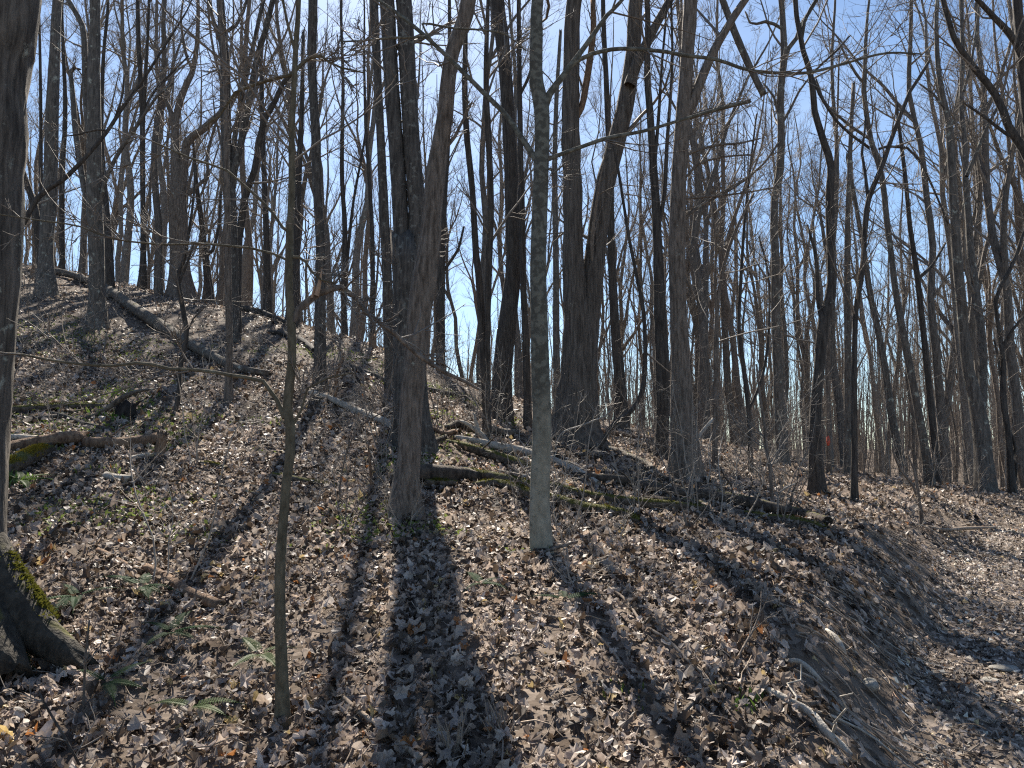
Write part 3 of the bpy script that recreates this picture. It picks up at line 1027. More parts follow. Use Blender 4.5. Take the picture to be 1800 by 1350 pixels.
T('broad dark trunk half hidden behind the oak on its right',
  [(1094, 760, 28), (1092, 720, 24), (1088, 650, 19), (1083, 600, 17), (1077, 500, 15), (1075, 450, 14), (1072, 300, 12), (1066, 150, 10), (1060, 0, 8)], bk='dark', br=8, seed=23, d=21)
T('tall tree with slight kinks, alone in the gap right of the tall brown trunk',
  [(1374, 820, 30), (1374, 800, 22), (1370, 733, 18), (1367, 650, 16), (1363, 550, 15), (1363, 450, 14), (1361, 400, 14), (1363, 340, 13), (1371, 300, 14), (1373, 233, 13), (1372, 167, 13), (1378, 100, 13), (1376, 40, 11), (1373, 0, 10)],
  [[(1380, 105, 9), (1386, 85, 9), (1400, 67, 8), (1408, 45, 7), (1437, -3, 6)], [(1374, 50, 6), (1360, 42, 6), (1345, 38, 6), (1330, 42, 5), (1318, 40, 4), (1312, 25, 3)],
   [(1369, 200, 5), (1360, 170, 4.5), (1345, 150, 3.5)], [(1376, 215, 5), (1390, 190, 5), (1405, 160, 4), (1420, 140, 3)], [(1366, 255, 4), (1340, 290, 4), (1300, 320, 3.5), (1265, 340, 3), (1215, 370, 2.5)]],
  bk='gray', br=9, seed=24, low=.4)
T('dark trunk standing on the trail edge with crooked upper stem and burl',
  [(1436, 868, 34), (1436, 850, 26), (1434, 800, 23), (1433, 733, 20), (1440, 650, 18), (1444, 600, 19), (1449, 560, 21), (1459, 525, 18), (1463, 480, 16), (1461, 450, 15), (1458, 350, 14), (1461, 293, 14), (1450, 255, 12), (1443, 233, 12), (1432, 195, 11), (1430, 170, 11), (1424, 127, 10), (1412, 90, 9), (1406, 60, 9), (1398, 0, 9)],
  [[(1409, 70, 7), (1414, 38, 7), (1425, 15, 6), (1437, -4, 5)], [(1430, 140, 5), (1440, 165, 5), (1455, 190, 5), (1470, 212, 5), (1500, 240, 5), (1525, 258, 5)],
   [(1443, 555, 8), (1437, 520, 8), (1436, 480, 7), (1432, 440, 6), (1420, 400, 4)], [(1428, 130, 4), (1445, 112, 4), (1470, 90, 4), (1492, 65, 3)]],
  bk='dark', br=9, seed=25, low=.4)
T('slender sapling with a small foot at the trail edge, right of the dark trail tree',
  [(1503, 885, 15), (1502, 860, 12), (1502, 750, 10), (1502, 650, 9), (1504, 550, 9), (1512, 500, 10), (1518, 450, 9), (1523, 370, 9), (1533, 333, 9), (1550, 293, 9), (1563, 255, 8), (1577, 217, 8), (1590, 185, 7), (1600, 160, 6.5), (1615, 138, 6), (1634, 106, 5)],
  [[(1520, 420, 6), (1526, 360, 6), (1520, 300, 5.5), (1515, 270, 5), (1520, 230, 4), (1522, 200, 3)], [(1545, 262, 5), (1560, 257, 4.5), (1595, 260, 4.5), (1615, 280, 4), (1640, 330, 4), (1665, 390, 3)]],
  bk='dark', br=9, seed=26, low=.4, top=0)
T('slim tree with sinuous top standing behind the slender trail edge sapling',
  [(1635, 852, 20), (1632, 825, 16), (1613, 717, 13), (1600, 650, 13), (1587, 583, 12), (1574, 510, 11), (1567, 450, 10), (1560, 400, 10), (1553, 333, 10), (1545, 290, 10), (1532, 250, 9), (1523, 200, 9), (1519, 160, 8), (1520, 133, 8), (1522, 70, 6), (1528, 0, 4)],
  [[(1521, 150, 5), (1505, 130, 5), (1490, 105, 4), (1475, 75, 3)], [(1530, 245, 5), (1500, 225, 5), (1475, 205, 5), (1450, 180, 4), (1435, 140, 3)]],
  bk='gray', br=9, seed=27, low=.4)
T('stout grey tree near the right edge, two stems joined at a dark hollow',
  [(1733, 870, 36), (1731, 840, 30), (1725, 760, 28), (1712, 690, 22), (1700, 640, 18), (1690, 533, 17), (1682, 450, 16), (1675, 330, 15), (1671, 260, 14), (1668, 217, 13), (1662, 190, 10), (1652, 140, 9), (1647, 83, 8), (1648, 0, 7)],
  [[(1724, 745, 14), (1727, 700, 15), (1727, 617, 15), (1720, 550, 15), (1713, 500, 14), (1706, 440, 13), (1702, 380, 12), (1697, 320, 11), (1696, 267, 10), (1690, 183, 9), (1692, 100, 8), (1690, 0, 6)],
   [(1699, 310, 7), (1712, 280, 7), (1730, 235, 6), (1750, 195, 5), (1765, 165, 4)], [(1694, 160, 5), (1705, 120, 5), (1712, 80, 4), (1720, 20, 3), (1722, 0, 3)], [(1673, 215, 6), (1660, 190, 5), (1640, 165, 4), (1620, 150, 3)]],
  bk='gray', br=9, seed=28, low=.4)
T('black twisting stem wound by a vine at the right edge of the woods',
  [(1781, 872, 14), (1778, 840, 12), (1773, 770, 10), (1766, 720, 10), (1763, 680, 10), (1764, 640, 8), (1757, 590, 7), (1750, 530, 7), (1758, 505, 7), (1775, 475, 7), (1785, 452, 6), (1797, 415, 5), (1812, 380, 4)],
  [[(1762, 620, 6), (1768, 600, 6), (1780, 580, 5), (1800, 555, 4)], [(1768, 745, 5), (1782, 775, 5), (1785, 790, 5), (1778, 805, 5), (1786, 815, 5), (1784, 850, 4)], [(1757, 660, 4), (1755, 630, 4), (1748, 600, 3)]],
  bk='dark', br=7, seed=29, low=.4, top=0)
T('leaning tree outside the right edge, its heavy limbs curving in from the corner',
  [(1850, 905, 40), (1845, 800, 30), (1830, 500, 26), (1822, 300, 24), (1806, 200, 20), (1797, 100, 18), (1788, 0, 16)],
  [[(1826, 350, 16), (1812, 290, 16), (1798, 262, 15), (1773, 223, 14), (1762, 193, 13), (1750, 167, 13), (1730, 140, 12), (1710, 117, 12), (1692, 92, 11), (1677, 67, 10), (1666, 30, 9), (1657, -5, 9)],
   [(1806, 200, 11), (1798, 105, 12), (1785, 75, 12), (1765, 48, 11), (1750, 33, 10), (1732, 14, 9), (1713, -6, 8)], [(1775, 240, 6), (1755, 225, 6), (1730, 205, 5), (1695, 182, 4)]],
  bk='dark', br=8, seed=30, low=.55, d=15.5)
blz = T('thin straight trunk with a red paint blaze, just behind the dark trail tree',
  [(1457, 812, 9), (1456, 780, 8), (1456, 700, 7), (1457, 600, 6), (1459, 500, 5), (1460, 400, 5), (1470, 250, 4), (1475, 100, 3)], bk='brown', br=9, seed=31, d=21, top=0, cat='sapling', name='sapling')
T('crooked understory tree bowing left, its slim trunk left of the tall kinked tree',
  [(1320, 850, 11), (1320, 820, 9), (1316, 730, 8), (1312, 690, 7), (1302, 610, 7), (1299, 560, 6), (1303, 480, 6), (1308, 400, 5), (1318, 300, 4), (1330, 200, 3)], [[(1316, 720, 5), (1330, 690, 5), (1345, 640, 5), (1352, 560, 4), (1350, 480, 4), (1335, 420, 3)]], bk='dark', br=9, seed=32, d=16)
T('slim reddish pole tree just right of the tall brown trunk and its mossy foot',
  [(1257, 832, 12), (1257, 780, 9), (1258, 683, 9), (1260, 550, 8), (1266, 500, 7), (1280, 440, 6), (1300, 390, 5), (1325, 340, 4)], [[(1260, 560, 5), (1257, 500, 5), (1258, 430, 4), (1250, 350, 3)]], bk='brown', br=9, seed=33, top=0)
T('thin bare sapling bending left in front of the tall kinked tree',
  [(1357, 890, 6), (1356, 860, 6), (1353, 820, 6), (1347, 783, 5.5), (1343, 740, 5), (1335, 690, 4), (1330, 640, 3)], bk='brown', br=9, seed=34, low=.3, top=0, cat='sapling', name='sapling')
T('dim trunk straight as a pole between the dark trail tree and the sapling',
  [(1490, 825, 15), (1490, 780, 13), (1490, 617, 12), (1489, 450, 10), (1493, 300, 8), (1500, 150, 6)], bk='gray', br=10, seed=35, d=22, top=0)
T('leaning dim trunk beyond the crest, seen right of the sinuous slim tree',
  [(1647, 820, 12), (1640, 750, 11), (1633, 683, 11), (1623, 583, 10), (1612, 483, 10), (1600, 400, 8), (1590, 300, 7), (1575, 180, 5)], [[(1613, 490, 7), (1628, 478, 6), (1640, 465, 5), (1660, 430, 4)]], bk='dark', br=10, seed=36, d=23, top=0)
T('thick pale fallen-looking trunk leaning left in the crowd beyond the trail crest',
  [(1588, 825, 14), (1570, 745, 13), (1556, 650, 12), (1545, 590, 11), (1530, 520, 10), (1520, 450, 9), (1508, 380, 7), (1490, 280, 6)], bk='gray', br=9, seed=37, d=24, top=0)
T('dark trunk left of the massive oak, seen in the bright gap by the pale tree',
  [(980, 760, 15), (979, 700, 13), (978, 600, 12), (977, 450, 11), (975, 300, 10), (978, 180, 8), (985, 60, 6)], bk='gray', br=9, seed=38, d=25, top=0)
T('straight dark trunk in the bright gap right of the leaning grey brown trunk',
  [(776, 660, 20), (775, 640, 17), (774, 550, 16), (776, 450, 15), (780, 350, 13), (786, 250, 11), (790, 100, 8), (790, 0, 6)], [[(777, 480, 6), (790, 462, 6), (805, 440, 5), (815, 400, 4)]], bk='dark', br=9, seed=39, d=27)
T('trunk on the skyline with a buttressed foot, right of the gnarled reddish tree',
  [(367, 524, 22), (367, 510, 16), (364, 480, 13), (360, 440, 11), (353, 380, 9), (345, 320, 7), (340, 250, 5)], [[(361, 450, 7), (374, 440, 6), (384, 400, 5), (388, 340, 4)]], bk='dark', br=8, seed=40, top=0)
T('dark stout trunk on the skyline directly behind the crooked sapling',
  [(514, 555, 22), (515, 530, 20), (517, 480, 19), (520, 420, 15), (524, 330, 12), (530, 200, 9), (533, 60, 6)], bk='dark', br=8, seed=41, d=27)
T('straight trunk on the skyline left of the tree with spotted bark',
  [(470, 545, 16), (470, 500, 13), (469, 440, 12), (466, 350, 10), (462, 230, 8), (458, 100, 6)], bk='dark', br=8, seed=42, d=29, top=0)
T('pair of thin stems on the skyline right of the tree with spotted bark',
  [(606, 592, 13), (605, 560, 11), (604, 500, 10), (606, 400, 9), (601, 300, 8), (603, 150, 6), (600, 0, 5)], [[(605, 520, 6), (612, 440, 6), (622, 350, 5), (640, 250, 4), (650, 150, 3)]], bk='dark', br=8, seed=43, d=28)
T('slim trunk at the skyline beside a splintered stump, left of the lichen speckled trunk',
  [(656, 612, 12), (655, 580, 9), (655, 433, 8), (650, 330, 7), (643, 220, 6), (640, 100, 4), (640, 0, 3)], bk='dark', br=8, seed=44, d=27)
T('dark stems rising from behind the thick forked trunk at upper left',
  [(192, 478, 15), (191, 430, 13), (186, 360, 12), (182, 310, 10), (178, 230, 8), (182, 100, 6), (190, 0, 5)], bk='dark', br=7, seed=45, d=27)
T('thin pole behind the second large trunk at the top left',
  [(110, 480, 10), (109, 400, 9), (110, 300, 8), (115, 200, 7), (111, 80, 6), (110, 0, 5)], bk='dark', br=7, seed=46, d=30)
T('thin pole nearest the huge mossy trunk at the far left',
  [(71, 470, 8), (72, 380, 7), (72, 270, 6), (71, 130, 5), (68, 0, 4)], bk='dark', br=7, seed=47, d=30)
T('short dark stem leaning left out of the slope beside the huge mossy trunk',
  [(72, 470, 14), (68, 420, 13), (62, 370, 12), (50, 330, 11), (40, 300, 9), (28, 270, 7)], bk='dark', br=6, seed=48, d=26, top=0)

# red blaze painted round the front of that thin trunk
e, st, _ = blz
Qb, rb = st[0]
za = [pix(1456, p, 21.0)[2] for p in (784, 766)]
m = (Qb[:, 2] > za[0] - .4) & (Qb[:, 2] < za[1] + .4)
zs = np.linspace(za[0], za[1], 7)
P = np.stack([np.interp(zs, Qb[m, 2], Qb[m, c]) for c in range(2)] + [zs], 1) + np.array([-.015, -.028, 0])
R = np.interp(zs, Qb[m, 2], rb[m]) * np.array([.5, .7, .8, .85, .8, .75, .5])
b = Acc()
b.add(*solid_tube(P, R, 10, .05, 0, 0, 3, True, True))
tag(link('paint_blaze', b.mesh('paint_blaze', M['paint'], e.location), e), 'red painted mark facing the trail')

# ------------------------------------------------------------------ woods behind: a dozen kinds of bare tree, copied one by one
def bg_variant(seed, H, r0, sap=False, n1=13, n2=6, n3=5):
    rg = np.random.default_rng(seed)
    n = 14
    z = np.linspace(-1.0, H, n)
    wx = np.cumsum(rg.normal(0, .13 if not sap else .16, n)) + rg.normal() * .035 * z
    wy = np.cumsum(rg.normal(0, .13, n)) + rg.normal() * .02 * z
    wx -= wx[1]
    wy -= wy[1]
    P = np.stack([wx, wy, z], 1)
    W = r0 * (1 - .86 * (np.clip(z, 0, H) / H) ** 1.1)
    W[0] *= 1.25
    W[1] *= 1.12
    Qs, rs = spline(P, W, .7)
    a = Acc()
    a.add(*solid_tube(Qs, rs, 9, .03, 0, 0, seed))
    ac = Acc()
    i = np.linspace(0, len(Qs) - 1, 28)
    Pm = np.stack([np.interp(i, np.arange(len(Qs)), Qs[:, c]) for c in range(3)], 1)[None]
    Rm = np.interp(i, np.arange(len(rs)), rs)[None]
    stems = [(Pm, Rm)]
    if not sap:      # one or two big forks
        Pf, Rf = spawn(Pm, Rm, rg, rg.integers(1, 4), (.3, .6), .5, (14, 28), 28, .7, .05, .75, .012, 4, 12)
        Rf = Rf * 1.15
        a.add(*tubes(Pf, Rf, 7))
        stems.append((Pf, Rf))
    P1, R1 = [], []
    for k, (p, r) in enumerate(stems):
        p1, r1 = spawn(p, r, rg, n1 if k == 0 else 7, (.3, .99), .22 if k == 0 else .3, (28, 62), 8, .6, .1, .5, .008, .8, 4.6)
        P1.append(p1)
        R1.append(r1)
    P1, R1 = np.concatenate(P1), np.concatenate(R1)
    ac.add(*tubes(P1, R1, 4))
    P2, R2 = spawn(P1, R1, rg, n2, (.15, 1), .5, (22, 55), 5, .5, .13, .65, .0065, .3, 2.0)
    ac.add(*tubes(P2, R2, 3))
    P3, R3 = spawn(P2, R2, rg, n3, (.1, 1), .7, (18, 50), 4, .45, .13, .6, .0038, .25, 1.2)
    ac.add(*tubes(P3, R3, 3))
    return a, ac


variants = []
for k in range(13):
    sap = k >= 8
    H = rng.uniform(19, 26) if not sap else rng.uniform(9, 15)
    r0 = rng.uniform(.11, .19) if not sap else rng.uniform(.045, .075)
    a, c = bg_variant(500 + k, H, r0, sap, 14 if not sap else 16, 6 if not sap else 5, 8)
    bk = 'far' + ['dark', 'gray', 'dark', 'gray', 'brown', 'dark', 'gray', 'dark', 'dark', 'gray', 'brown', 'dark', 'gray'][k]
    variants.append((a.mesh('trunk', M[bk]), c.mesh('crown', M['fartwig']), sap, bk))

spots = []
rg = np.random.default_rng(77)


def ok(x, y, md):
    return all((x - a) ** 2 + (y - b) ** 2 > md * md for a, b in spots)


def scatter(n, u0, u1, d0, d1, md):
    c = 0
    for _ in range(n * 60):
        if c >= n:
            break
        d = math.sqrt(rg.uniform(d0 * d0, d1 * d1))
        u = rg.uniform(u0, u1)
        x = u * d
        if ok(x, d, md):
            spots.append((x, d))
            c += 1


scatter(78, -.78, -.12, 30, 62, 1.3)
nleft = len(spots)
scatter(38, -.14, .24, 27, 60, 1.2)
nmid = len(spots)
scatter(92, .2, .82, 25, 64, 1.3)
MARKS = [(-40, 'the huge mossy trunk'), (81, 'the second grey trunk'), (171, 'the thick forked trunk'), (316, 'the gnarled reddish tree'), (412, 'the forked dark trunk'), (508, 'the crooked sapling'),
         (563, 'the spotted bark tree'), (686, 'the lichen speckled trunk'), (727, 'the leaning brown trunk'), (885, 'the bent dark trunk'), (950, 'the pale tree'), (1016, 'the massive oak'),
         (1163, 'the dark boughed trunk'), (1199, 'the tall brown trunk'), (1258, 'the reddish pole tree'), (1368, 'the tall kinked tree'), (1436, 'the dark trail tree'),
         (1502, 'the trail edge sapling'), (1612, 'the sinuous slim tree'), (1718, 'the stout grey tree'), (1772, 'the black twisting stem')]


def between(x, y):
    px = CX + F0 * x / y * CP
    i = sum(px > m for m, _ in MARKS)
    if i == 0:
        return 'left of ' + MARKS[0][1]
    if i == len(MARKS):
        return 'right of ' + MARKS[-1][1]
    f = (px - MARKS[i - 1][0]) / (MARKS[i][0] - MARKS[i - 1][0])
    if f < .3:
        return 'just right of ' + MARKS[i - 1][1]
    if f > .7:
        return 'just left of ' + MARKS[i][1]
    return 'midway between %s and %s' % (MARKS[i - 1][1], MARKS[i][1][4:])


for i, (x, y) in enumerate(spots):
    g = 0 if i < nleft else 1 if i < nmid else 2
    t, c, sap, bkn = variants[int(rg.integers(0, 13))]
    z = float(zat(x, y))
    w_ = between(x, y)
    kind_ = {'fardark': 'dark ', 'fargray': 'grey ', 'farbrown': 'brown '}[bkn] + ('slender pole tree' if sap else 'bare tree')
    e = tag(link('tree', None, None, (x, y, z)), '%s %s' % (('nearer ' if y < 36 else 'far ' if y < 50 else 'farthest ') + kind_, w_), 'tree', ('nearer ' if y < 36 else 'far ' if y < 50 else 'farthest ') + kind_ + 's ' + w_)
    s = rg.uniform(.85, 1.2)
    e.scale = (s, s, s * rg.uniform(.9, 1.12))
    e.rotation_euler = (rg.normal() * .03, rg.normal() * .035 + (-.04 if g == 2 else 0), rg.uniform(0, 6.28))
    link('trunk', t, e)
    link('crown', c, e)

# far woods that read as one mass
ac = Acc()
rg = np.random.default_rng(91)
n = 560
d = np.sqrt(rg.uniform(58 ** 2, 150 ** 2, n))
u = rg.uniform(-.85, .9, n)
x, y = u * d, d
z = zat(x, y)
H = rg.uniform(15, 25, n)
N0 = 9
k = np.linspace(0, 1, N0)
Pm = np.empty((n, N0, 3))
Pm[:, :, 0] = x[:, None] + np.cumsum(rg.normal(0, .25, (n, N0)), 1)
Pm[:, :, 1] = y[:, None] + np.cumsum(rg.normal(0, .25, (n, N0)), 1)
Pm[:, :, 2] = z[:, None] - .6 + k[None] * H[:, None]
Rm = rg.uniform(.09, .2, n)[:, None] * (1 - .85 * k[None])
ac.add(*tubes(Pm, Rm, 5))
P1, R1 = spawn(Pm, Rm, rg, 10, (.3, 1), .25, (25, 50), 5, .6, .1, .5, .018, 1, 6)
ac.add(*tubes(P1, R1, 3))
P2, R2 = spawn(P1, R1, rg, 3, (.15, 1), .65, (20, 50), 3, .4, .12, .7, .012, .5, 4)
ac.add(*tubes(P2, R2, 3))
n = 1100
d = np.sqrt(rg.uniform(42 ** 2, 150 ** 2, n))
u = np.where(rg.uniform(size=n) < .8, rg.uniform(.02, .92, n), rg.uniform(-.2, .1, n))
x, y = u * d, d
k = np.linspace(0, 1, 6)
H = rg.uniform(8, 19, n)
Pm = np.empty((n, 6, 3))
Pm[:, :, 0] = x[:, None] + np.cumsum(rg.normal(0, .2, (n, 6)), 1)
Pm[:, :, 1] = y[:, None] + np.cumsum(rg.normal(0, .2, (n, 6)), 1)
Pm[:, :, 2] = zat(x, y)[:, None] - .5 + k[None] * H[:, None]
Rm = rg.uniform(.035, .10, n)[:, None] * (1 - .85 * k[None])
ac.add(*tubes(Pm, Rm, 4))
P1, R1 = spawn(Pm, Rm, rg, 7, (.1, 1), .3, (25, 60), 4, .5, .12, .5, .010, .6, 4)
ac.add(*tubes(P1, R1, 3))
tag(link('far_woods', ac.mesh('far_woods', M['fartwig'])), 'hazy mass of bare trunks and twigs far beyond the crest', 'woods', kind='stuff')

# whips and saplings past counting in the hollow and behind the crest
rg = np.random.default_rng(92)
ac = Acc()
n = 760
d = np.sqrt(rg.uniform(21 ** 2, 75 ** 2, n))
u = np.where(rg.uniform(size=n) < .75, rg.uniform(.1, .85, n), rg.uniform(-.8, .1, n))
d = np.where(u < -.1, np.maximum(d, 31 + 0 * d), d)
x, y = u * d, d
N0 = 7
k = np.linspace(0, 1, N0)
H = rg.uniform(1.5, 7, n)
Pm = np.empty((n, N0, 3))
Pm[:, :, 0] = x[:, None] + np.cumsum(rg.normal(0, .12, (n, N0)), 1)
Pm[:, :, 1] = y[:, None] + np.cumsum(rg.normal(0, .12, (n, N0)), 1)
Pm[:, :, 2] = zat(x, y)[:, None] - .2 + k[None] * H[:, None]
Rm = (.006 + .0035 * H)[:, None] * (1 - .8 * k[None])
ac.add(*tubes(Pm, Rm, 3))
P1, R1 = spawn(Pm, Rm, rg, 7, (.15, 1), .4, (25, 65), 4, .3, .12, .6, .005, .3, 2.2)
ac.add(*tubes(P1, R1, 3))
P2, R2 = spawn(P1, R1, rg, 3, (.15, 1), .5, (20, 60), 3, .2, .15, .7, .004, .2, 1)
ac.add(*tubes(P2, R2, 3))
tag(link('undergrowth', ac.mesh('undergrowth', M['fartwig'])), 'tangle of thin whips and brush filling the hollow beyond the crest', 'undergrowth', kind='stuff')

# ------------------------------------------------------------------ logs, sticks, roots on the ground
def log(label, pts, bk='log', cat='log', name='log', sides=12, parent=None, lift=.85, furrow=.03, seed=1, ragged=.1, snags=0, moss=0, follow=True, group=None):
    P, W = [], []
    for (a, b, w) in pts:
        d = march(a, b + w / 2)
        g = pix(a, b + w / 2, d)
        r = w * d / F0 / 2
        r *= 1.12 if w > 7 else 1
        g[2] = float(zat(g[0], g[1])) + r * lift + .025
        P.append(g)
        W.append(r)
    P = np.array(P)
    L_ = np.linalg.norm(np.diff(P, axis=0), axis=1).sum()
    Q_, r_ = spline(P, W, max(.04, L_ / 60))
    ctr = P.mean(0)
    ctr[2] = float(zat(ctr[0], ctr[1]))
    A = Acc()
    A.add(*solid_tube(Q_, r_, sides, .05, furrow, 0, seed, True, True, lump=.09, ragged=ragged * 1.0 if W[-1] > .02 else 0))
    rg = np.random.default_rng(seed)
    if parent is not None:
        o = link(name, A.mesh(name, M[bk], tuple(parent.location)), parent)
        return o, Q_, r_
    if not snags and not moss:
        o = link(name, A.mesh(name, M[bk], tuple(ctr)), None, tuple(ctr))
        return tag(o, label, cat, group), Q_, r_
    o = tag(link(name, None, None, tuple(ctr)), label, cat, group)
    link('trunk', A.mesh('trunk', M[bk], tuple(ctr)), o)
    for k in range(snags):
        i = int(rg.uniform(.1, .95) * (len(Q_) - 1))
        dr = norm(np.array([rg.normal(), rg.normal(), abs(rg.normal()) + .4]))
        ln = rg.uniform(.25, .9)
        Pb = np.array([Q_[i] + dr * ln * s + rg.normal(size=3) * .02 for s in np.linspace(0, 1, 6)])
        V, q, t = solid_tube(Pb, np.linspace(max(.008, r_[i] * .25), .004, 6), 6, .02, 0, 0, k)
        B = Acc()
        B.add(V, q, t)
        link('branch_stub', B.mesh('branch_stub', M[bk if bk != 'mosslog' else 'log'], tuple(ctr)), o)
    if moss:
        mo = tag(link('moss', moss_tufts(Q_, r_, moss, rg, tuple(ctr)), o), kind='stuff')
        if moss > 2000:
            mo.data.materials[0] = M['goldmoss']
    return o, Q_, r_


log('long straight log lying diagonally down the upper left slope', [(97, 478, 10), (140, 490, 12), (190, 512, 15), (240, 548, 17), (290, 580, 18), (340, 610, 17), (400, 643, 14), (440, 655, 11), (472, 660, 10)], 'log', snags=4, seed=3, lift=1.0)
log('bleached crooked log running down to the foot of the double trunk', [(545, 692, 9), (575, 702, 10), (600, 713, 11), (633, 727, 12), (665, 740, 12), (697, 757, 16), (730, 783, 16), (748, 790, 12)], 'palelog', snags=5, seed=4, lift=1.0)
log('dark thin fallen trunk high on the slope behind the spotted tree', [(470, 585, 7), (500, 588, 9), (525, 598, 11), (545, 612, 10), (552, 618, 8)], 'dark', seed=5, lift=.9, snags=2)
log('fallen trunk with greenish tangle on the skyline left of the spotted tree', [(418, 530, 10), (440, 545, 11), (465, 552, 9), (505, 568, 7)], 'dark', seed=6, lift=.9, snags=5)
log('thin dark log on the far slope left of the double trunk', [(608, 640, 7), (640, 655, 9), (675, 670, 10), (690, 678, 8)], 'dark', seed=7)
log('low mossy log at far left beyond the other logs', [(-10, 724, 12), (40, 722, 12), (75, 719, 12), (115, 717, 11), (160, 716, 9), (200, 716, 7)], 'mosslog', seed=8, snags=2, moss=600)
log('curved dead branch below the low mossy log', [(38, 748, 8), (55, 740, 9), (90, 736, 8), (120, 728, 7), (150, 722, 4)], 'log', cat='branch', name='branch', seed=9)
log('dark crooked branch sloping right in front of the low mossy log', [(90, 729, 8), (120, 738, 8), (145, 748, 9), (165, 752, 8), (210, 763, 4)], 'dark', cat='branch', name='branch', seed=10)
log('reddish brown log at left, broken square at its right end', [(8, 790, 16), (40, 785, 18), (75, 779, 20), (110, 775, 21), (143, 774, 21)], 'rot', seed=11, ragged=.14, furrow=.06, snags=1)
log('weathered log in line with the reddish one, ending by the small stump', [(148, 783, 16), (180, 783, 17), (215, 782, 18), (245, 779, 20), (268, 776, 20)], 'rot', seed=12, ragged=.2, furrow=.06, snags=1)
log('pale log end lying behind the reddish brown log', [(0, 775, 14), (30, 774, 13), (60, 774, 10)], 'palelog', seed=13)
log('short decayed log thick with golden moss at the left edge', [(0, 832, 26), (20, 823, 28), (45, 810, 27), (65, 800, 24), (78, 796, 20)], 'mosslog', seed=14, moss=2500, furrow=.06, ragged=.12)
log('small hollow log end below the golden mossy log', [(185, 838, 12), (205, 843, 14), (222, 845, 15)], 'palelog', seed=15, lift=.5)
log('stubby pale dead wood leaning from the small stump', [(225, 812, 8), (245, 806, 9), (270, 803, 7)], 'palelog', seed=16)
log('half buried rotten log among ferns at lower left', [(255, 1003, 14), (290, 1020, 16), (325, 1042, 17), (360, 1058, 17), (384, 1070, 16)], 'rot', seed=17, lift=.5, ragged=.06, furrow=.06)
log('thin log lying end on above the half buried rotten log', [(172, 972, 8), (195, 984, 10), (220, 998, 10), (242, 1008, 8)], 'rot', seed=18, lift=.6)
log('short dark chunk leaning behind the fern at lower left', [(135, 1040, 6), (150, 1030, 8), (168, 1020, 5)], 'dark', seed=19)
log('thin mossy log left of the crooked sapling foot', [(350, 818, 7), (375, 820, 8), (400, 826, 5)], 'mosslog', seed=20, moss=300)
log('mossy stick passing behind the crooked sapling', [(478, 840, 9), (510, 845, 9), (550, 852, 7), (600, 860, 5)], 'mosslog', seed=21, moss=250)
log('long thin stick on the slope left of the crooked sapling', [(280, 848, 4), (340, 852, 5), (400, 860, 5), (450, 872, 6), (485, 886, 4)], 'log', cat='stick', name='stick', seed=22)
log('thick dark log in shade behind the foot of the leaning trunk', [(690, 850, 26), (735, 838, 32), (780, 838, 30), (815, 838, 22), (838, 842, 16)], 'darklog', seed=23, lift=.9, furrow=.05)
log('low green mossy log tucked under the thick dark log', [(748, 852, 12), (770, 853, 13), (800, 853, 9)], 'mosslog', seed=24, moss=500)
log('upper mossy log curving from the shade past the pale tree', [(815, 832, 12), (840, 836, 13), (870, 842, 14), (900, 849, 15), (935, 858, 15), (975, 862, 15), (1020, 872, 14), (1080, 883, 15), (1130, 889, 16), (1190, 895, 15), (1240, 900, 12)], 'mosslog', seed=25, snags=5, moss=1600, lift=.95)
log('lower mossy log ending in a rotten tip right of the pale tree', [(832, 857, 10), (870, 853, 13), (905, 862, 16), (940, 875, 17), (980, 886, 17), (1030, 898, 16), (1080, 905, 16), (1105, 912, 15), (1120, 920, 11)], 'mosslog', seed=26, snags=4, moss=1300, lift=.95, ragged=.12)
log('long dark log crossing right from the pale tree to the bank', [(1010, 840, 12), (1050, 845, 15), (1090, 849, 17), (1130, 857, 17), (1180, 868, 18), (1240, 876, 19), (1300, 886, 20), (1360, 898, 18), (1410, 908, 17), (1455, 920, 14)], 'darklog', seed=27, snags=6, lift=.95, furrow=.05)
log('dark mossy fallen stem along the front of the long dark log', [(1310, 905, 8), (1350, 912, 11), (1400, 919, 12), (1450, 931, 8)], 'mosslog', seed=28, moss=200)
log('bleached straight log lying behind the pale tree', [(800, 772, 8), (840, 780, 11), (880, 790, 14), (925, 799, 14), (960, 808, 12), (990, 820, 10), (1022, 832, 8)], 'palelog', seed=29, lift=1.1, snags=4)
log('mossy dark log just in front of the bleached straight log', [(785, 780, 9), (820, 790, 14), (850, 800, 14), (885, 810, 15), (915, 818, 13), (950, 832, 10)], 'mosslog', seed=30, moss=800, lift=1.0, snags=2)
log('dead branch sloping down to the right behind the long dark log', [(1060, 790, 8), (1085, 795, 8), (1110, 806, 8), (1140, 820, 8), (1160, 838, 7), (1190, 850, 6)], 'log', cat='branch', name='branch', seed=31, lift=1.2)
log('reddish rotten log on the crest right of the oak', [(1045, 755, 7), (1080, 763, 8), (1120, 770, 7), (1150, 775, 7)], 'rot', seed=32)
log('short thick log tucked at the foot of the bent dark trunk', [(862, 757, 12), (880, 762, 14), (905, 762, 10)], 'log', seed=33)
log('dark fallen stem on the slope right of the leaning trunk', [(748, 685, 7), (780, 692, 9), (815, 700, 8), (840, 712, 6)], 'dark', seed=34)
log('grey split trunk lying down the bank at lower right', [(1335, 1213, 8), (1365, 1228, 11), (1395, 1247, 13), (1425, 1265, 14), (1455, 1298, 13), (1480, 1325, 11), (1505, 1352, 9)], 'palelog', seed=35, lift=.8, snags=2, furrow=.05)
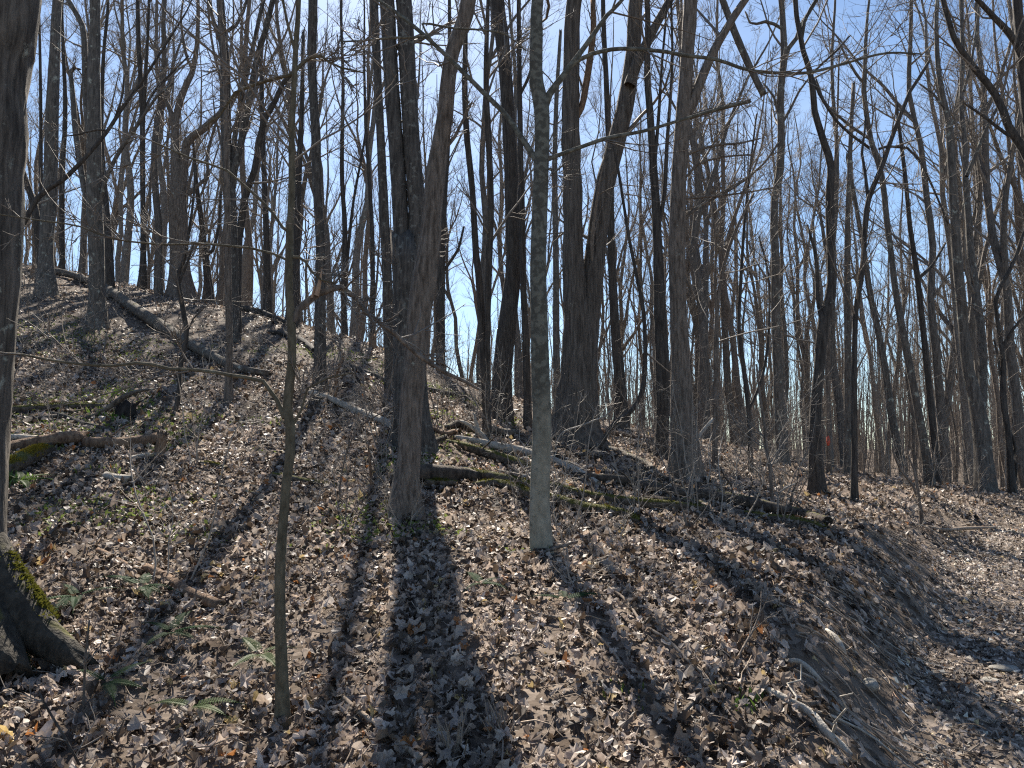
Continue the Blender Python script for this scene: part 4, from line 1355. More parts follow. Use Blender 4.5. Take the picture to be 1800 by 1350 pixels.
log('dark curved branch arching left from the grey split trunk', [(1195, 1272, 8), (1215, 1255, 8), (1240, 1232, 8), (1270, 1216, 8), (1310, 1212, 7), (1372, 1216, 6)], 'brown', cat='branch', name='branch', seed=36, lift=1.5)
log('short brown branch end pointing right below the bank', [(1390, 1240, 8), (1420, 1246, 9), (1450, 1248, 8), (1475, 1252, 5)], 'brown', cat='branch', name='branch', seed=37)
log('straight stick at the foot of the pale tree pointing up right', [(945, 982, 5), (985, 970, 6), (1020, 958, 7), (1045, 944, 8), (1066, 932, 7)], 'brown', cat='stick', name='stick', seed=38, lift=1.6)
log('curving bare stick on the leaves near the bottom edge', [(592, 1192, 5), (597, 1225, 6), (622, 1258, 8), (660, 1288, 8), (700, 1315, 9), (738, 1347, 9)], 'root', cat='stick', name='stick', seed=39, lift=1.4)
log('long thin twig crossing the lit leaves beside the narrow shadow', [(920, 1078, 4), (960, 1092, 5), (1010, 1105, 5), (1060, 1140, 5), (1095, 1180, 4)], 'root', cat='stick', name='stick', seed=40, lift=2)
log('long bowed stem lying up the slope right of the narrow shadow', [(1070, 1040, 4), (1100, 1065, 5), (1130, 1105, 5), (1175, 1138, 6), (1210, 1175, 6), (1240, 1200, 6), (1270, 1255, 6), (1310, 1310, 7), (1335, 1345, 7)], 'root', cat='stick', name='stick', seed=41, lift=2)
log('dark stick in the corner of the wide shadow at left', [(690, 930, 4), (720, 938, 6), (750, 946, 6), (778, 962, 4)], 'dark', cat='stick', name='stick', seed=42, lift=1)
log('pale branch lying across the trail edge at right', [(1630, 930, 4), (1660, 938, 6), (1700, 936, 6), (1750, 932, 4)], 'root', cat='branch', name='branch', seed=43, lift=2)
log('thick pale root end poking out of the bank', [(1453, 1115, 6), (1468, 1132, 10), (1480, 1150, 9), (1487, 1162, 5)], 'palelog', cat='root', name='root', seed=44, lift=1.4)
log('bent pale root lower on the bank', [(1388, 1175, 8), (1405, 1177, 8), (1425, 1190, 9), (1445, 1207, 6)], 'palelog', cat='root', name='root', seed=45, lift=1.4)
log('wavy pale root snaking over the upper bank', [(1490, 1040, 4), (1515, 1052, 5), (1540, 1070, 5), (1562, 1090, 4)], 'root', cat='root', name='root', seed=46, lift=1.6)
log('short dark stick at the bottom edge by the narrow shadow', [(1270, 1312, 7), (1300, 1325, 8), (1335, 1350, 8)], 'root', cat='stick', name='stick', seed=47, lift=1.2)
log('broken straight stick in the leaves at lower right', [(1440, 1325, 5), (1460, 1338, 8), (1480, 1352, 8)], 'palelog', cat='stick', name='stick', seed=48)


log('forked brown dead bough lying at the foot of the double trunk', [(756, 757, 7), (770, 763, 8), (782, 769, 8), (797, 765, 8)], 'rot', cat='branch', name='branch', seed=51, lift=1.6)
log('dark leaning bough crossing under the forked brown bough', [(738, 797, 8), (755, 787, 9), (770, 778, 9), (784, 771, 7)], 'darklog', cat='branch', name='branch', seed=52, lift=1.3)
log('short brown piece behind the dark leaning bough', [(750, 792, 6), (768, 785, 7), (780, 776, 6)], 'rot', cat='branch', name='branch', seed=53, lift=1.2)
log('dark rotten log hump behind the bleached straight log', [(785, 755, 8), (805, 750, 14), (825, 757, 16), (838, 765, 10)], 'darklog', seed=54, lift=1.1)
log('thin mossless log under brush right of the pale tree', [(975, 812, 10), (1000, 826, 13), (1025, 838, 13), (1050, 852, 9)], 'palelog', seed=55, lift=.9, snags=3)
log('dark thin log across the slope in front of the long dark log', [(1130, 872, 6), (1170, 882, 9), (1215, 885, 9), (1250, 893, 6)], 'darklog', seed=56, lift=.9)
log('grey branch with side twigs lying over the mossy logs', [(880, 872, 4), (905, 855, 6), (930, 842, 6), (965, 838, 4)], 'palelog', cat='branch', name='branch', seed=57, lift=2.5, snags=4)


def prop(label, pts, d, bk, cat, name, br=0, seed=1, sides=10, dz=0.0, raggd=.1):
    """a free-standing stem at its own distance: points (px, py, width[, extra depth])"""
    P = np.array([pix(p[0], p[1], d + (p[3] if len(p) > 3 else 0)) for p in pts])
    W = np.array([p[2] * (d + (p[3] if len(p) > 3 else 0)) / F0 / 2 for p in pts])
    Q_, r_ = spline(P, W, .06)
    A = Acc()
    A.add(*solid_tube(Q_, r_, sides, .04, .02, 0, seed, True, True, ragged=raggd if W[-1] > .02 else 0))
    c = P[0]
    if not br:
        return tag(link(name, A.mesh(name, M[bk], tuple(c)), None, tuple(c)), label, cat)
    o = tag(link(name, None, None, tuple(c)), label, cat)
    link('stem', A.mesh('stem', M[bk], tuple(c)), o)
    rg = np.random.default_rng(seed)
    i = np.linspace(0, len(Q_) - 1, 20)
    Pm = np.stack([np.interp(i, np.arange(len(Q_)), Q_[:, k]) for k in range(3)], 1)[None]
    Rm = np.interp(i, np.arange(len(r_)), r_)[None]
    P1, R1 = spawn(Pm, Rm, rg, br, (.1, 1), .25, (30, 70), 6, .2, .15, .5, .004, .2, 1.2)
    P2, R2 = spawn(P1, R1, rg, 4, (.1, 1), .5, (25, 60), 4, .2, .15, .6, .003, .1, .6)
    B = Acc()
    B.add(*tubes(P1, R1, 4))
    B.add(*tubes(P2, R2, 3))
    link('crown', B.mesh('crown', M['twig'], tuple(c)), o)
    return o


dv = 14.0
prop('dark grapevine hanging in a long curve and curling up right of the oak', [(1076, 250, 4), (1087, 300, 5), (1100, 383, 5.5), (1108, 430, 6), (1120, 490, 6.5), (1130, 540, 7), (1134, 600, 7.5), (1133, 660, 8), (1126, 695, 8), (1110, 722, 8), (1085, 740, 8), (1070, 757, 8), (1058, 780, 7), (1046, 786, 6), (1036, 796, 5), (1020, 800, 5), (1006, 794, 4.5), (992, 786, 4), (968, 787, 4)], dv, 'dark', 'vine', 'vine', br=6, seed=60)
prop('light thin vine tip rising from the grapevine end', [(976, 783, 3.5), (985, 765, 3.5), (995, 757, 3.5), (1020, 749, 3.5), (1048, 738, 3.5), (1063, 732, 3), (1074, 720, 2.5)], dv, 'paletwig', 'vine', 'vine', seed=61, sides=6)
prop('broken limb lodged across the forked bough at top right, its snapped end hanging', [(1255, -40, 12), (1270, 0, 12), (1293, 60, 13), (1313, 107, 13), (1328, 138, 12), (1339, 160, 12)], 13.6, 'gray', 'limb', 'broken_limb', br=5, seed=62, raggd=.15)
prop('pale dead trunk propped diagonally against the tall brown trunk', [(1222, 775, 6, 0), (1235, 758, 6, .1), (1250, 740, 5, .2)], 14.2, 'palelog', 'log', 'leaning_log', seed=63)
prop('pale forked dead stem leaning over the bleached log', [(857, 782, 11), (850, 768, 10), (836, 755, 8), (822, 746, 7), (812, 741, 5)], march(857, 784), 'palelog', 'log', 'leaning_log', seed=74)
prop('short pale upright stub joined to the leaning pale stem', [(853, 775, 9), (842, 758, 8), (837, 745, 7), (834, 730, 5)], march(857, 784) + .05, 'palelog', 'log', 'leaning_log', seed=75)
prop('curled dark sapling stub bending over the slope by the spotted tree', [(585, 700, 8), (592, 682, 8), (590, 662, 7), (594, 648, 7), (603, 630, 6), (601, 618, 4), (594, 612, 2.5)], 15.5, 'rot', 'sapling', 'sapling', seed=64, br=4)
prop('bare leaning stick rising in the leaves left of the leaning trunk', [(653, 855, 5), (651, 820, 5), (648, 790, 4), (647, 780, 2)], 9.6, 'rot', 'stick', 'stick', seed=65)
prop('slim reddish stalk standing left of the leaning trunk foot', [(600, 900, 3.5), (597, 860, 3.5), (603, 820, 3.2), (615, 780, 3), (640, 745, 2.5), (700, 710, 2)], 9.0, 'brown', 'sapling', 'sapling', seed=66, br=8)
prop('upright thin dark stem rising from the bank at the trail', [(1620, 945, 6), (1618, 900, 5), (1613, 860, 5), (1606, 825, 4), (1595, 800, 3)], 11.5, 'brown', 'sapling', 'sapling', seed=67, br=6)
prop('second thin stem arching left beside the bank stem', [(1624, 940, 5), (1618, 890, 5), (1605, 855, 5), (1585, 828, 4.5), (1572, 800, 4), (1568, 780, 3)], 12.0, 'brown', 'sapling', 'sapling', seed=68, br=6)
prop('forked pale upright twig in front of the long dark log', [(1361, 930, 3.5), (1367, 900, 3.5), (1368, 872, 3.5), (1380, 858, 3), (1398, 850, 2.5)], 10.4, 'paletwig', 'sapling', 'sapling', seed=69, br=5)
prop('thin red brown shoot standing by the narrow shadow at right', [(1165, 1120, 3), (1167, 1070, 3), (1166, 1030, 2.5), (1163, 1000, 2)], 6.3, 'root', 'sapling', 'sapling', seed=70)
prop('thin whippy shoot leaning right over the bank top', [(1270, 1216, 4, 0), (1300, 1150, 4, .2), (1325, 1105, 3.5, .4), (1337, 1070, 3, .5), (1338, 1040, 2, .6)], 4.9, 'brown', 'sapling', 'sapling', seed=71, br=5)
prop('dark whip of a seedling in the leaves at lower left', [(140, 1345, 4), (110, 1290, 4), (80, 1240, 3.5), (68, 1215, 2.5)], 3.9, 'dark', 'sapling', 'sapling', seed=72, br=3)
prop('bare grey stalk rising beside the fern at lower left', [(147, 1250, 4), (148, 1200, 4), (152, 1140, 3.5), (157, 1090, 3)], 4.5, 'gray', 'sapling', 'sapling', seed=73, br=3)

# upturned dead root block beside the low mossy log
e = tag(link('root_plate', None, None, tuple(pix(222, 735, march(222, 735)))), 'black hollow root block with a forked pale trunk leaning from it', 'stump')
dS = march(222, 733)
A = Acc()
P = np.array([pix(222, 742, dS), pix(222, 733, dS), pix(222, 722, dS), pix(219, 712, dS + .05), pix(224, 703, dS + .1)])
A.add(*solid_tube(P, np.array([.2, .21, .2, .17, .04]) * dS / 15, 14, .12, .08, 0, 4, True, True, lump=.2))
link('block', A.mesh('block', M['char'], tuple(e.location)), e)
A = Acc()
P = np.array([pix(150, 735, dS - .3), pix(170, 729, dS - .25), pix(190, 717, dS - .2), pix(208, 704, dS - .15), pix(228, 693, dS - .1), pix(245, 687, dS), pix(272, 684, dS)])
A.add(*solid_tube(*spline(P, np.array([5, 6, 7, 8, 7, 5, 2.]) * dS / F0 / 1.6, .06), 10, .05, .03, 0, 6, True, True))
link('trunk', A.mesh('trunk', M['log'], tuple(e.location)), e)
A = Acc()
P = np.array([pix(228, 722, dS), pix(236, 714, dS), pix(244, 707, dS), pix(252, 703, dS)])
A.add(*solid_tube(P, np.array([.05, .035, .02, .006]), 8, .05, 0, 0, 7))
link('spike', A.mesh('spike', M['char'], tuple(e.location)), e)

# small splintered stump at the end of the weathered log
def stump(label, px, py, w, h, d, bk, seed, spl=0, mat2='raw'):
    b = pix(px, py, d)
    r = w * d / F0 / 2
    hh = h * d / F0
    z0 = float(zat(b[0], d))
    c = (b[0], d, z0)
    e = tag(link('stump', None, None, c), label, 'stump')
    P = np.array([[b[0], d, z0 - .15], [b[0], d, z0 + .05], [b[0] + r * .1, d, z0 + hh * .5], [b[0] + r * .2, d, z0 + hh]])
    Q_, r_ = spline(P, np.array([r * 1.5, r * 1.25, r, r * 1.02]), hh / 8)
    A = Acc()
    A.add(*solid_tube(Q_, r_, 18, .1, .1, .3, seed, False, True, lump=.18, ragged=hh * .5))
    link('trunk', A.mesh('trunk', M[bk], c), e)
    rg = np.random.default_rng(seed)
    for k in range(spl):
        a = rg.uniform(0, 6.28)
        p = np.array([b[0] + r * .7 * math.cos(a), d + r * .7 * math.sin(a), z0 + hh * .8])
        P = np.array([p, p + [rg.normal() * r * .2, rg.normal() * r * .2, hh * .3], p + [rg.normal() * r * .4, rg.normal() * r * .4, hh * rg.uniform(.4, .8)]])
        A = Acc()
        A.add(*tubes(P[None], np.array([[r * .2, r * .14, .003]]), 5))
        link('splinter', A.mesh('splinter', M[mat2], c), e)
    return e


stump('small splintered stump at the right end of the weathered log', 281, 803, 15, 34, march(281, 803), 'rot', 5, 4)
stump('torn orange brown stump on the skyline left of the lichen speckled trunk', 655, 606, 10, 20, 25.5, 'rot', 6, 4)
stump('dead reddish stub behind the huge mossy trunk near the ridge', 66, 462, 14, 48, 28, 'rot', 8, 3)
# tufts of shredded stalk at the bottom
for (px, py, h, lab, sd_) in [(800, 1338, .30, 'shredded dead stalk in the wide shadow near the bottom edge', 1), (878, 1300, .26, 'thin dark tuft of dead stems right of the shredded stalk', 2)]:
    d = march(px, py)
    b = pix(px, py, d)
    z0 = float(zat(b[0], d))
    rg = np.random.default_rng(sd_)
    K = 16
    Pm = np.empty((K, 5, 3))
    dr = norm(np.stack([rg.normal(0, .3, K), rg.normal(0, .3, K), np.ones(K)], 1))
    Pm[:, 0] = np.array([b[0], d, z0 - .02]) + rg.normal(size=(K, 3)) * [.025, .025, 0]
    for k in range(1, 5):
        dr = norm(dr + rg.normal(size=(K, 3)) * .13)
        Pm[:, k] = Pm[:, k - 1] + dr * (h * rg.uniform(.6, 1.1, K))[:, None] / 4
    A = Acc()
    A.add(*tubes(Pm, np.linspace(.006, .002, 5)[None] * np.ones((K, 1)), 4))
    tag(link('dead_stalks', A.mesh('dead_stalks', M['root'], (b[0], d, z0)), None, (b[0], d, z0)), lab, 'dead plant')

# exposed roots in the bank: parts of the ground
rg = np.random.default_rng(31)
for k in range(70):
    y0 = rg.uniform(4.6, 11.5)
    xb_ = np.interp(y0, BKY, BKX)
    x0 = xb_ - .15 + rg.uniform(0, .5)
    n = 9
    ln = rg.uniform(.35, 1.1)
    a = rg.uniform(-.9, .3)
    xs = x0 + np.linspace(0, 1, n) * ln * math.cos(a) + np.cumsum(rg.normal(0, .018, n))
    ys = y0 + np.linspace(0, 1, n) * ln * math.sin(a) + np.cumsum(rg.normal(0, .018, n))
    r = np.linspace(1, .4, n) * rg.uniform(.004, .012)
    zs = zat(xs, ys) + .02 + .06 * np.sin(np.linspace(0, 3, n)) * rg.uniform(0, 1)
    A = Acc()
    A.add(*tubes(np.stack([xs, ys, zs], 1)[None], r[None], 5))
    link('root', A.mesh('root', M['root' if rg.uniform() < .75 else 'palelog']), ground)

# stones at the trail
def rock(label, px, py, w, hgt, seed):
    d = march(px, py)
    b = pix(px, py, d)
    r = w * d / F0 / 2
    rg = np.random.default_rng(seed)
    n, m = 9, 14
    th = np.linspace(.05, math.pi - .05, n)[:, None]
    ph = np.linspace(0, 2 * math.pi, m, endpoint=False)[None]
    D = np.stack([np.sin(th) * np.cos(ph), np.sin(th) * np.sin(ph), np.cos(th) * np.ones_like(ph)], -1)
    f = 1 + .5 * vnoise2(D[..., 0] * 1.6 + seed, D[..., 1] * 1.6 + D[..., 2] * 1.3, seed)
    V = D * f[..., None] * np.array([r, r * .8, r * hgt])
    I = np.arange(n * m).reshape(n, m)
    q = np.stack([I[:-1], np.roll(I, -1, 1)[:-1], np.roll(I, -1, 1)[1:], I[1:]], -1).reshape(-1, 4)
    t = [(I[0, (j + 1) % m], I[0, j], I[0, 0]) for j in range(1, m - 1)]
    o = link('stone', mesh_np('stone', V.reshape(-1, 3), q[:, ::-1], None, M['rock'], True), None, (b[0], d, float(zat(b[0], d)) + r * hgt * .45))
    return tag(o, label, 'stone')


rock('rounded tan stone at the foot of the bank on the trail side', 1527, 1212, 32, .7, 3)
rock('flat pale stone on the trail at the right edge', 1768, 1180, 50, .25, 4)
rock('flat stone half covered with leaves on the trail, nearer than the other', 1742, 1200, 36, .3, 5)
rock('small grey stone at the trail edge above the tan stone', 1595, 1130, 22, .6, 6)

# ------------------------------------------------------------------ ferns and green plants
def fern(label, px, py, n, size, mat, seed, ang=None):
    d = march(px, py)
    b = pix(px, py, d)
    z0 = float(zat(b[0], d))
    sx, sy = [float(v) for v in grad(np.array(b[0]), np.array(d))]
    rg = np.random.default_rng(seed)
    e = tag(link('fern', None, None, (b[0], d, z0)), label, 'fern')
    for k in range(n):
        az = (ang[k] if ang else rg.uniform(0, 6.28))
        L_ = size * rg.uniform(.9, 1.35)
        m = 22
        s = np.linspace(0, 1, m)
        el = .32 - .62 * s * rg.uniform(.8, 1.2)
        hx = np.cumsum(np.cos(el)) / m * L_
        hz = np.cumsum(np.sin(el)) / m * L_ + .05
        C = np.stack([hx * math.cos(az), hx * math.sin(az), hz + sx * hx * math.cos(az) + sy * hx * math.sin(az)], 1)
        C[:, 2] = np.maximum(C[:, 2], sx * C[:, 0] + sy * C[:, 1] + .035) + .05
        T_ = norm(np.gradient(C, axis=0))
        side = norm(np.cross(T_, np.array([0, 0, 1.])))
        upv = np.cross(side, T_)
        A = Acc()
        A.add(*tubes(C[None], np.full((1, m), .0022), 4))
        w = L_ * .155 * np.sin(np.clip(s * 1.05 + .12, 0, 1) ** .7 * math.pi) ** .8
        for sg in (-1, 1):
            roll = rg.uniform(-.25, .35)
            dirv = side * sg * math.cos(roll) + upv * math.sin(roll)
            b0 = C - T_ * L_ * .017
            b1 = C + T_ * L_ * .017
            mid0 = C + dirv * w[:, None] * .55 - T_ * L_ * .013 + upv * w[:, None] * .12
            mid1 = C + dirv * w[:, None] * .55 + T_ * L_ * .017 + upv * w[:, None] * .12
            tip = C + dirv * w[:, None] + T_ * L_ * .02 - upv * w[:, None] * .1
            V = np.stack([b0, b1, mid1, mid0, tip], 1)[2:].reshape(-1, 3)
            i = np.arange(m - 2)[:, None] * 5
            A.add(V, np.concatenate([i, i + 1, i + 2, i + 3], 1), np.concatenate([i + 3, i + 2, i + 4], 1))
        link('frond', A.mesh('frond', M[mat], (0, 0, 0), False), e)
    return e


fern('dark fern against the mossy root of the huge left trunk', 132, 1075, 5, .34, 'fern', 1, [-1.5, -1.1, -2.2, .6, 2.4])
fern('fern by the half buried log, frond pointing down right', 250, 1055, 5, .36, 'fern', 2, [-.7, -1.0, 1.9, -.3, 2.8])
fern('fern with one long frond laid towards the camera in the middle of the left leaves', 300, 1140, 5, .34, 'fern', 3, [-1.8, -.6, -.1, 1.6, 2.6])
fern('fern in shade at the left edge under the mossy root', 8, 1160, 5, .32, 'fern', 4, [-.6, 0.1, -1.2, 2.2, .8])
fern('yellow green fern beside the crooked sapling foot', 455, 1180, 4, .28, 'fernlit', 6, [-1.9, -.9, 2.3, .5])
fern('yellow green fern arching at the bottom left', 335, 1280, 3, .26, 'fernlit', 7, [.1, 3.0, -.5])
fern('dark fern in the wide shadow of the double trunk', 845, 1050, 4, .26, 'fern', 9, [2.0, -.6, .8, -2.2])
fern('small dark fern between the two tree shadows', 990, 1080, 3, .26, 'fern', 10, [.05, 3.0, 1.5])
fern('fern half buried below the ferns at left', 185, 1235, 4, .28, 'fern', 12, [-.9, -.2, 1.2, 2.9])
fern('sunlit fern behind the golden mossy log', 35, 860, 5, .4, 'fernlit', 14, [.2, 1.0, 2.2, -.8, 3.0])


def blades(label, px, py, n, size, spread, seed, mat='herb'):
    d = march(px, py)
    b = pix(px, py, d)
    rg = np.random.default_rng(seed)
    x = b[0] + rg.normal(0, spread, n)
    y = d + rg.normal(0, spread * .8, n)
    z = zat(x, y)
    az = rg.uniform(0, 6.28, n)
    h = size * rg.uniform(.5, 1.2, n)
    lean = rg.uniform(.1, .6, n)
    dv = np.stack([np.cos(az), np.sin(az), np.zeros(n)], 1)
    sv = np.stack([-np.sin(az), np.cos(az), np.zeros(n)], 1) * (h * .16)[:, None]
    B = np.stack([x, y, z], 1)
    Mv = B + dv * (h * lean * .4)[:, None] + np.array([0, 0, 1.]) * (h * .6)[:, None]
    Tp = B + dv * (h * lean)[:, None] + np.array([0, 0, 1.]) * h[:, None]
    V = np.stack([B - sv * .5, B + sv * .5, Mv + sv, Mv - sv, Tp], 1).reshape(-1, 3) - [b[0], d, float(zat(b[0], d))]
    i = np.arange(n)[:, None] * 5
    me = mesh_np('leafy_plant', V, np.concatenate([i, i + 1, i + 2, i + 3], 1), np.concatenate([i + 3, i + 2, i + 4], 1), M[mat], False)
    e = tag(link('leafy_plant', None, None, (b[0], d, float(zat(b[0], d)))), label, 'plant')
    tag(link('leaves', me, e), kind='stuff')
    return e


blades('bright green lily leaves in front of the black root block', 207, 738, 60, .13, .22, 1)
blades('bright green leaves right behind the dark crooked branch', 100, 750, 22, .1, .12, 2)
blades('green leaves up the slope above the black root block', 205, 697, 30, .12, .2, 3)
blades('green clump above the weathered log', 230, 763, 16, .1, .12, 4)
blades('broad green clump at the left edge beside the huge trunk', 33, 858, 40, .16, .16, 5)
blades('dark green clump left of the small hollow log', 187, 835, 40, .1, .14, 6, 'sprig')
blades('small green sprig growing at the foot of the grey split trunk', 1325, 1235, 26, .07, .1, 7, 'herb')
blades('pale mossy clump right of the narrow shadow', 1100, 1222, 30, .04, .08, 8, 'sprig')

# low green seedlings that nobody could count
rg = np.random.default_rng(55)
n = 24000
d = rg.uniform(7.5, 22, n)
u = rg.uniform(-.68, .05, n)
x, y = u * d, d
m = (vnoise2(x * .7, y * .7, 41) + .6 * vnoise2(x * 2.2, y * 2.2, 42) > .08)
x, y = x[m], y[m]
n = len(x)
z = zat(x, y) + rg.uniform(.02, .09, n)
s = rg.uniform(.018, .042, n)
D1, D2 = norm(rg.normal(size=(n, 3)) + [0, 0, 0]), norm(rg.normal(size=(n, 3)))
B = np.stack([x, y, z], 1)
V = np.stack([B - D1 * s[:, None], B + D2 * s[:, None] * .6, B + D1 * s[:, None], B - D2 * s[:, None] * .6], 1).reshape(-1, 3)
tag(link('ground_cover', mesh_np('ground_cover', V, np.arange(len(V)).reshape(-1, 4), None, M['sprig'], False)), 'sparse pale green seedlings on the left slope', 'ground cover', kind='stuff')

# ------------------------------------------------------------------ shrubs
def shrub_mesh(seed, H, n, mat, leaves=False):
    rg = np.random.default_rng(seed)
    N = 8
    P = np.empty((n, N, 3))
    dr = norm(np.stack([rg.normal(0, .35, n), rg.normal(0, .35, n), np.ones(n)], 1))
    P[:, 0] = rg.normal(size=(n, 3)) * [.05, .05, 0] + [0, 0, -.03]
    h = H * rg.uniform(.6, 1.1, n)
    for k in range(1, N):
        dr = norm(dr + rg.normal(size=(n, 3)) * .13 + [0, 0, .02])
        P[:, k] = P[:, k - 1] + dr * (h / (N - 1))[:, None]
    R = (.0035 + .0035 * h)[:, None] * np.linspace(1, .35, N)[None]
    A = Acc()
    A.add(*tubes(P, R, 5))
    P1, R1 = spawn(P, R, rg, 6, (.2, 1), .45, (30, 70), 6, .15, .15, .7, .0028, .12, .9)
    A.add(*tubes(P1, R1, 3))
    P2, R2 = spawn(P1, R1, rg, 4, (.15, 1), .5, (30, 65), 4, .1, .18, .8, .0022, .06, .4)
    A.add(*tubes(P2, R2, 3))
    me = A.mesh('shrub', M[mat])
    return me


SH = [shrub_mesh(900 + k, [.6, 1.1, 1.7, .8, 1.3, 2.1][k], [3, 4, 3, 5, 3, 4][k], ['paletwig', 'twig', 'paletwig', 'paletwig', 'paletwig', 'twig'][k]) for k in range(6)]
rg = np.random.default_rng(17)
for k in range(195):
    d = math.sqrt(rg.uniform(6.5 ** 2, 25 ** 2)) if k < 165 else rg.uniform(8.5, 15)
    u = rg.uniform(-.68, .62) if k < 165 else rg.uniform(-.35, .4)
    x = u * d
    if bank_s(np.array(x), np.array(d)) > .6 and d < 14:
        continue
    i = int(rg.integers(0, 6))
    if (.36 < u < .5 and d < 19) or (.03 < u < .26 and 11 < d < 16 and rg.uniform() < .7):
        continue
    if u < -.42 and d < 17 and rg.uniform() < .6:
        continue
    if d < 9 and i in (2, 5):
        i = 0
    w_ = between(x, d)
    kd = ('low ' if i in (0, 3) else 'tall ' if i in (2, 5) else '') + ('pale ' if i in (0, 2, 3, 4) else 'brown ') + 'twiggy shrub'
    o = tag(link('shrub', SH[i], None, (x, d, float(zat(x, d)))), kd + ' ' + w_, 'shrub', kd + 's ' + w_)
    s = rg.uniform(.7, 1.2)
    o.scale = (s, s, s)
    o.rotation_euler = (rg.normal() * .1, rg.normal() * .1, rg.uniform(0, 6.28))

# ------------------------------------------------------------------ fallen leaves
def leaf_templates():
    out = []
    lob = np.array([.4, .8, .66, .95, .7, .88, .68, .95, .76, 1.1, .78, .95, .68, .88, .7, .95, .66, .8])
    n = len(lob)
    rg = np.random.default_rng(3)
    for k in range(6):
        l = lob if k < 3 else np.interp(np.arange(n), np.arange(n), .42 + .6 * np.abs(np.sin(-math.pi / 2 + np.linspace(0, 2 * math.pi, n, endpoint=False))) ** 1.6)
        a = -math.pi / 2 + np.linspace(0, 2 * math.pi, n, endpoint=False)
        rr = l * rg.uniform(.8, 1.15, n) * .55
        V = np.stack([rr * np.cos(a) * .95, rr * np.sin(a), np.zeros(n)], 1)
        V = np.vstack([[[0, -.05, 0]], V])
        t = [(0, 1 + i, 1 + (i + 1) % n) for i in range(n)]
        out.append((V, np.array(t)))
    return out


def mid_templates():
    out = []
    rg = np.random.default_rng(4)
    for k in range(6):
        n = 7
        a = np.linspace(0, 2 * math.pi, n, endpoint=False)
        rr = rg.uniform(.32, .62, n)
        V = np.stack([rr * np.cos(a), rr * np.sin(a), np.zeros(n)], 1)
        V = np.vstack([[[0, 0, 0]], V])
        out.append((V, np.array([(0, 1 + i, 1 + (i + 1) % n) for i in range(n)])))
    return out


def far_templates():
    return [(np.array([[-.5, -.1, 0], [0, -.35, 0], [.5, .05, 0], [.05, .38, 0.]]), np.array([(0, 1, 2), (0, 2, 3)]))]


def curl(V, rg, n, amount=1.0):
    """n curled copies of template V -> (n,k,3)"""
    X = np.repeat(V[None], n, 0)
    c = rg.normal(0, .75, (n, 3)) * amount
    c[:, 0] += .35 * amount * np.sign(rg.normal(size=n))
    X[:, :, 2] += c[:, :1] * X[:, :, 0] ** 2 + c[:, 1:2] * X[:, :, 1] ** 2 + c[:, 2:] * X[:, :, 0] * X[:, :, 1]
    X[:, :, 2] += rg.normal(0, .075, X.shape[:2]) * amount
    X[:, :, 0] *= (1 - .28 * np.abs(c[:, :1]).clip(0, 1.6) * .8)
    X[:, :, 1] *= (1 - .2 * np.abs(c[:, 1:2]).clip(0, 1.6) * .8)
    return X


def rot(n, rg, tilt):
    a, b, c = rg.uniform(0, 6.283, n), rg.normal(0, tilt, n), rg.normal(0, tilt, n)
    z = np.zeros(n)
    o = np.ones(n)
    Rz = np.array([[np.cos(a), -np.sin(a), z], [np.sin(a), np.cos(a), z], [z, z, o]]).transpose(2, 0, 1)
    Rx = np.array([[o, z, z], [z, np.cos(b), -np.sin(b)], [z, np.sin(b), np.cos(b)]]).transpose(2, 0, 1)
    Ry = np.array([[np.cos(c), z, np.sin(c)], [z, o, z], [-np.sin(c), z, np.cos(c)]]).transpose(2, 0, 1)
    return Ry @ Rx @ Rz


def litter(x, y, tmpl, size, rg, tilt=.5, lift=.04, amount=1.0, gray=None):
    n = len(x)
    z = zat(x, y)
    sx, sy = (np.clip(q, -.55, .55) for q in grad(x, y))
    k = rg.integers(0, len(tmpl), n)
    col = np.array(LEAFC)[rg.choice(len(LEAFC), n, p=LEAFW)] * rg.uniform(.62, 1.12, (n, 1))
    damp = np.clip(vnoise2(x * .9 + 7, y * .9, 71) + .6 * vnoise2(x * 2.7, y * 2.7, 72) + .35, 0, 1)     # drifts of drier, paler leaves among damp darker ones
    col = col * (.74 + .42 * damp)[:, None]
    if gray is not None:
        g = col.mean(1, keepdims=True) * np.array([[1.06, 1.0, .92]])
        col = col * (1 - gray[:, None]) + g * gray[:, None]
    VV, TT, CC, off = [], [], [], 0
    for i, (V, t) in enumerate(tmpl):
        m = np.where(k == i)[0]
        if not len(m):
            continue
        X = curl(V, rg, len(m), amount) * size[m][:, None, None]
        X = np.einsum('nij,nkj->nki', rot(len(m), rg, tilt), X)
        X[:, :, 2] += sx[m][:, None] * X[:, :, 0] + sy[m][:, None] * X[:, :, 1]
        lo = np.minimum(X[:, :, 2].min(1), 0)
        X[:, :, 2] += (z[m] - lo * .45 + rg.uniform(0, 1, len(m)) ** 1.5 * lift)[:, None]
        X[:, :, 0] += x[m][:, None]
        X[:, :, 1] += y[m][:, None]
        kv = X.shape[1]
        VV.append(X.reshape(-1, 3))
        TT.append((t[None] + (np.arange(len(m)) * kv)[:, None, None]).reshape(-1, 3) + off)
        off += len(m) * kv
        CC.append(np.repeat(np.concatenate([col[m], np.ones((len(m), 1))], 1), kv, 0))
    return np.concatenate(VV), np.concatenate(TT), np.concatenate(CC)


def area_pts(n, d0, d1, u0, u1, rg):
    d = np.sqrt(rg.uniform(d0 * d0, d1 * d1, n))
    u = rg.uniform(u0, u1, n)
    return u * d, d


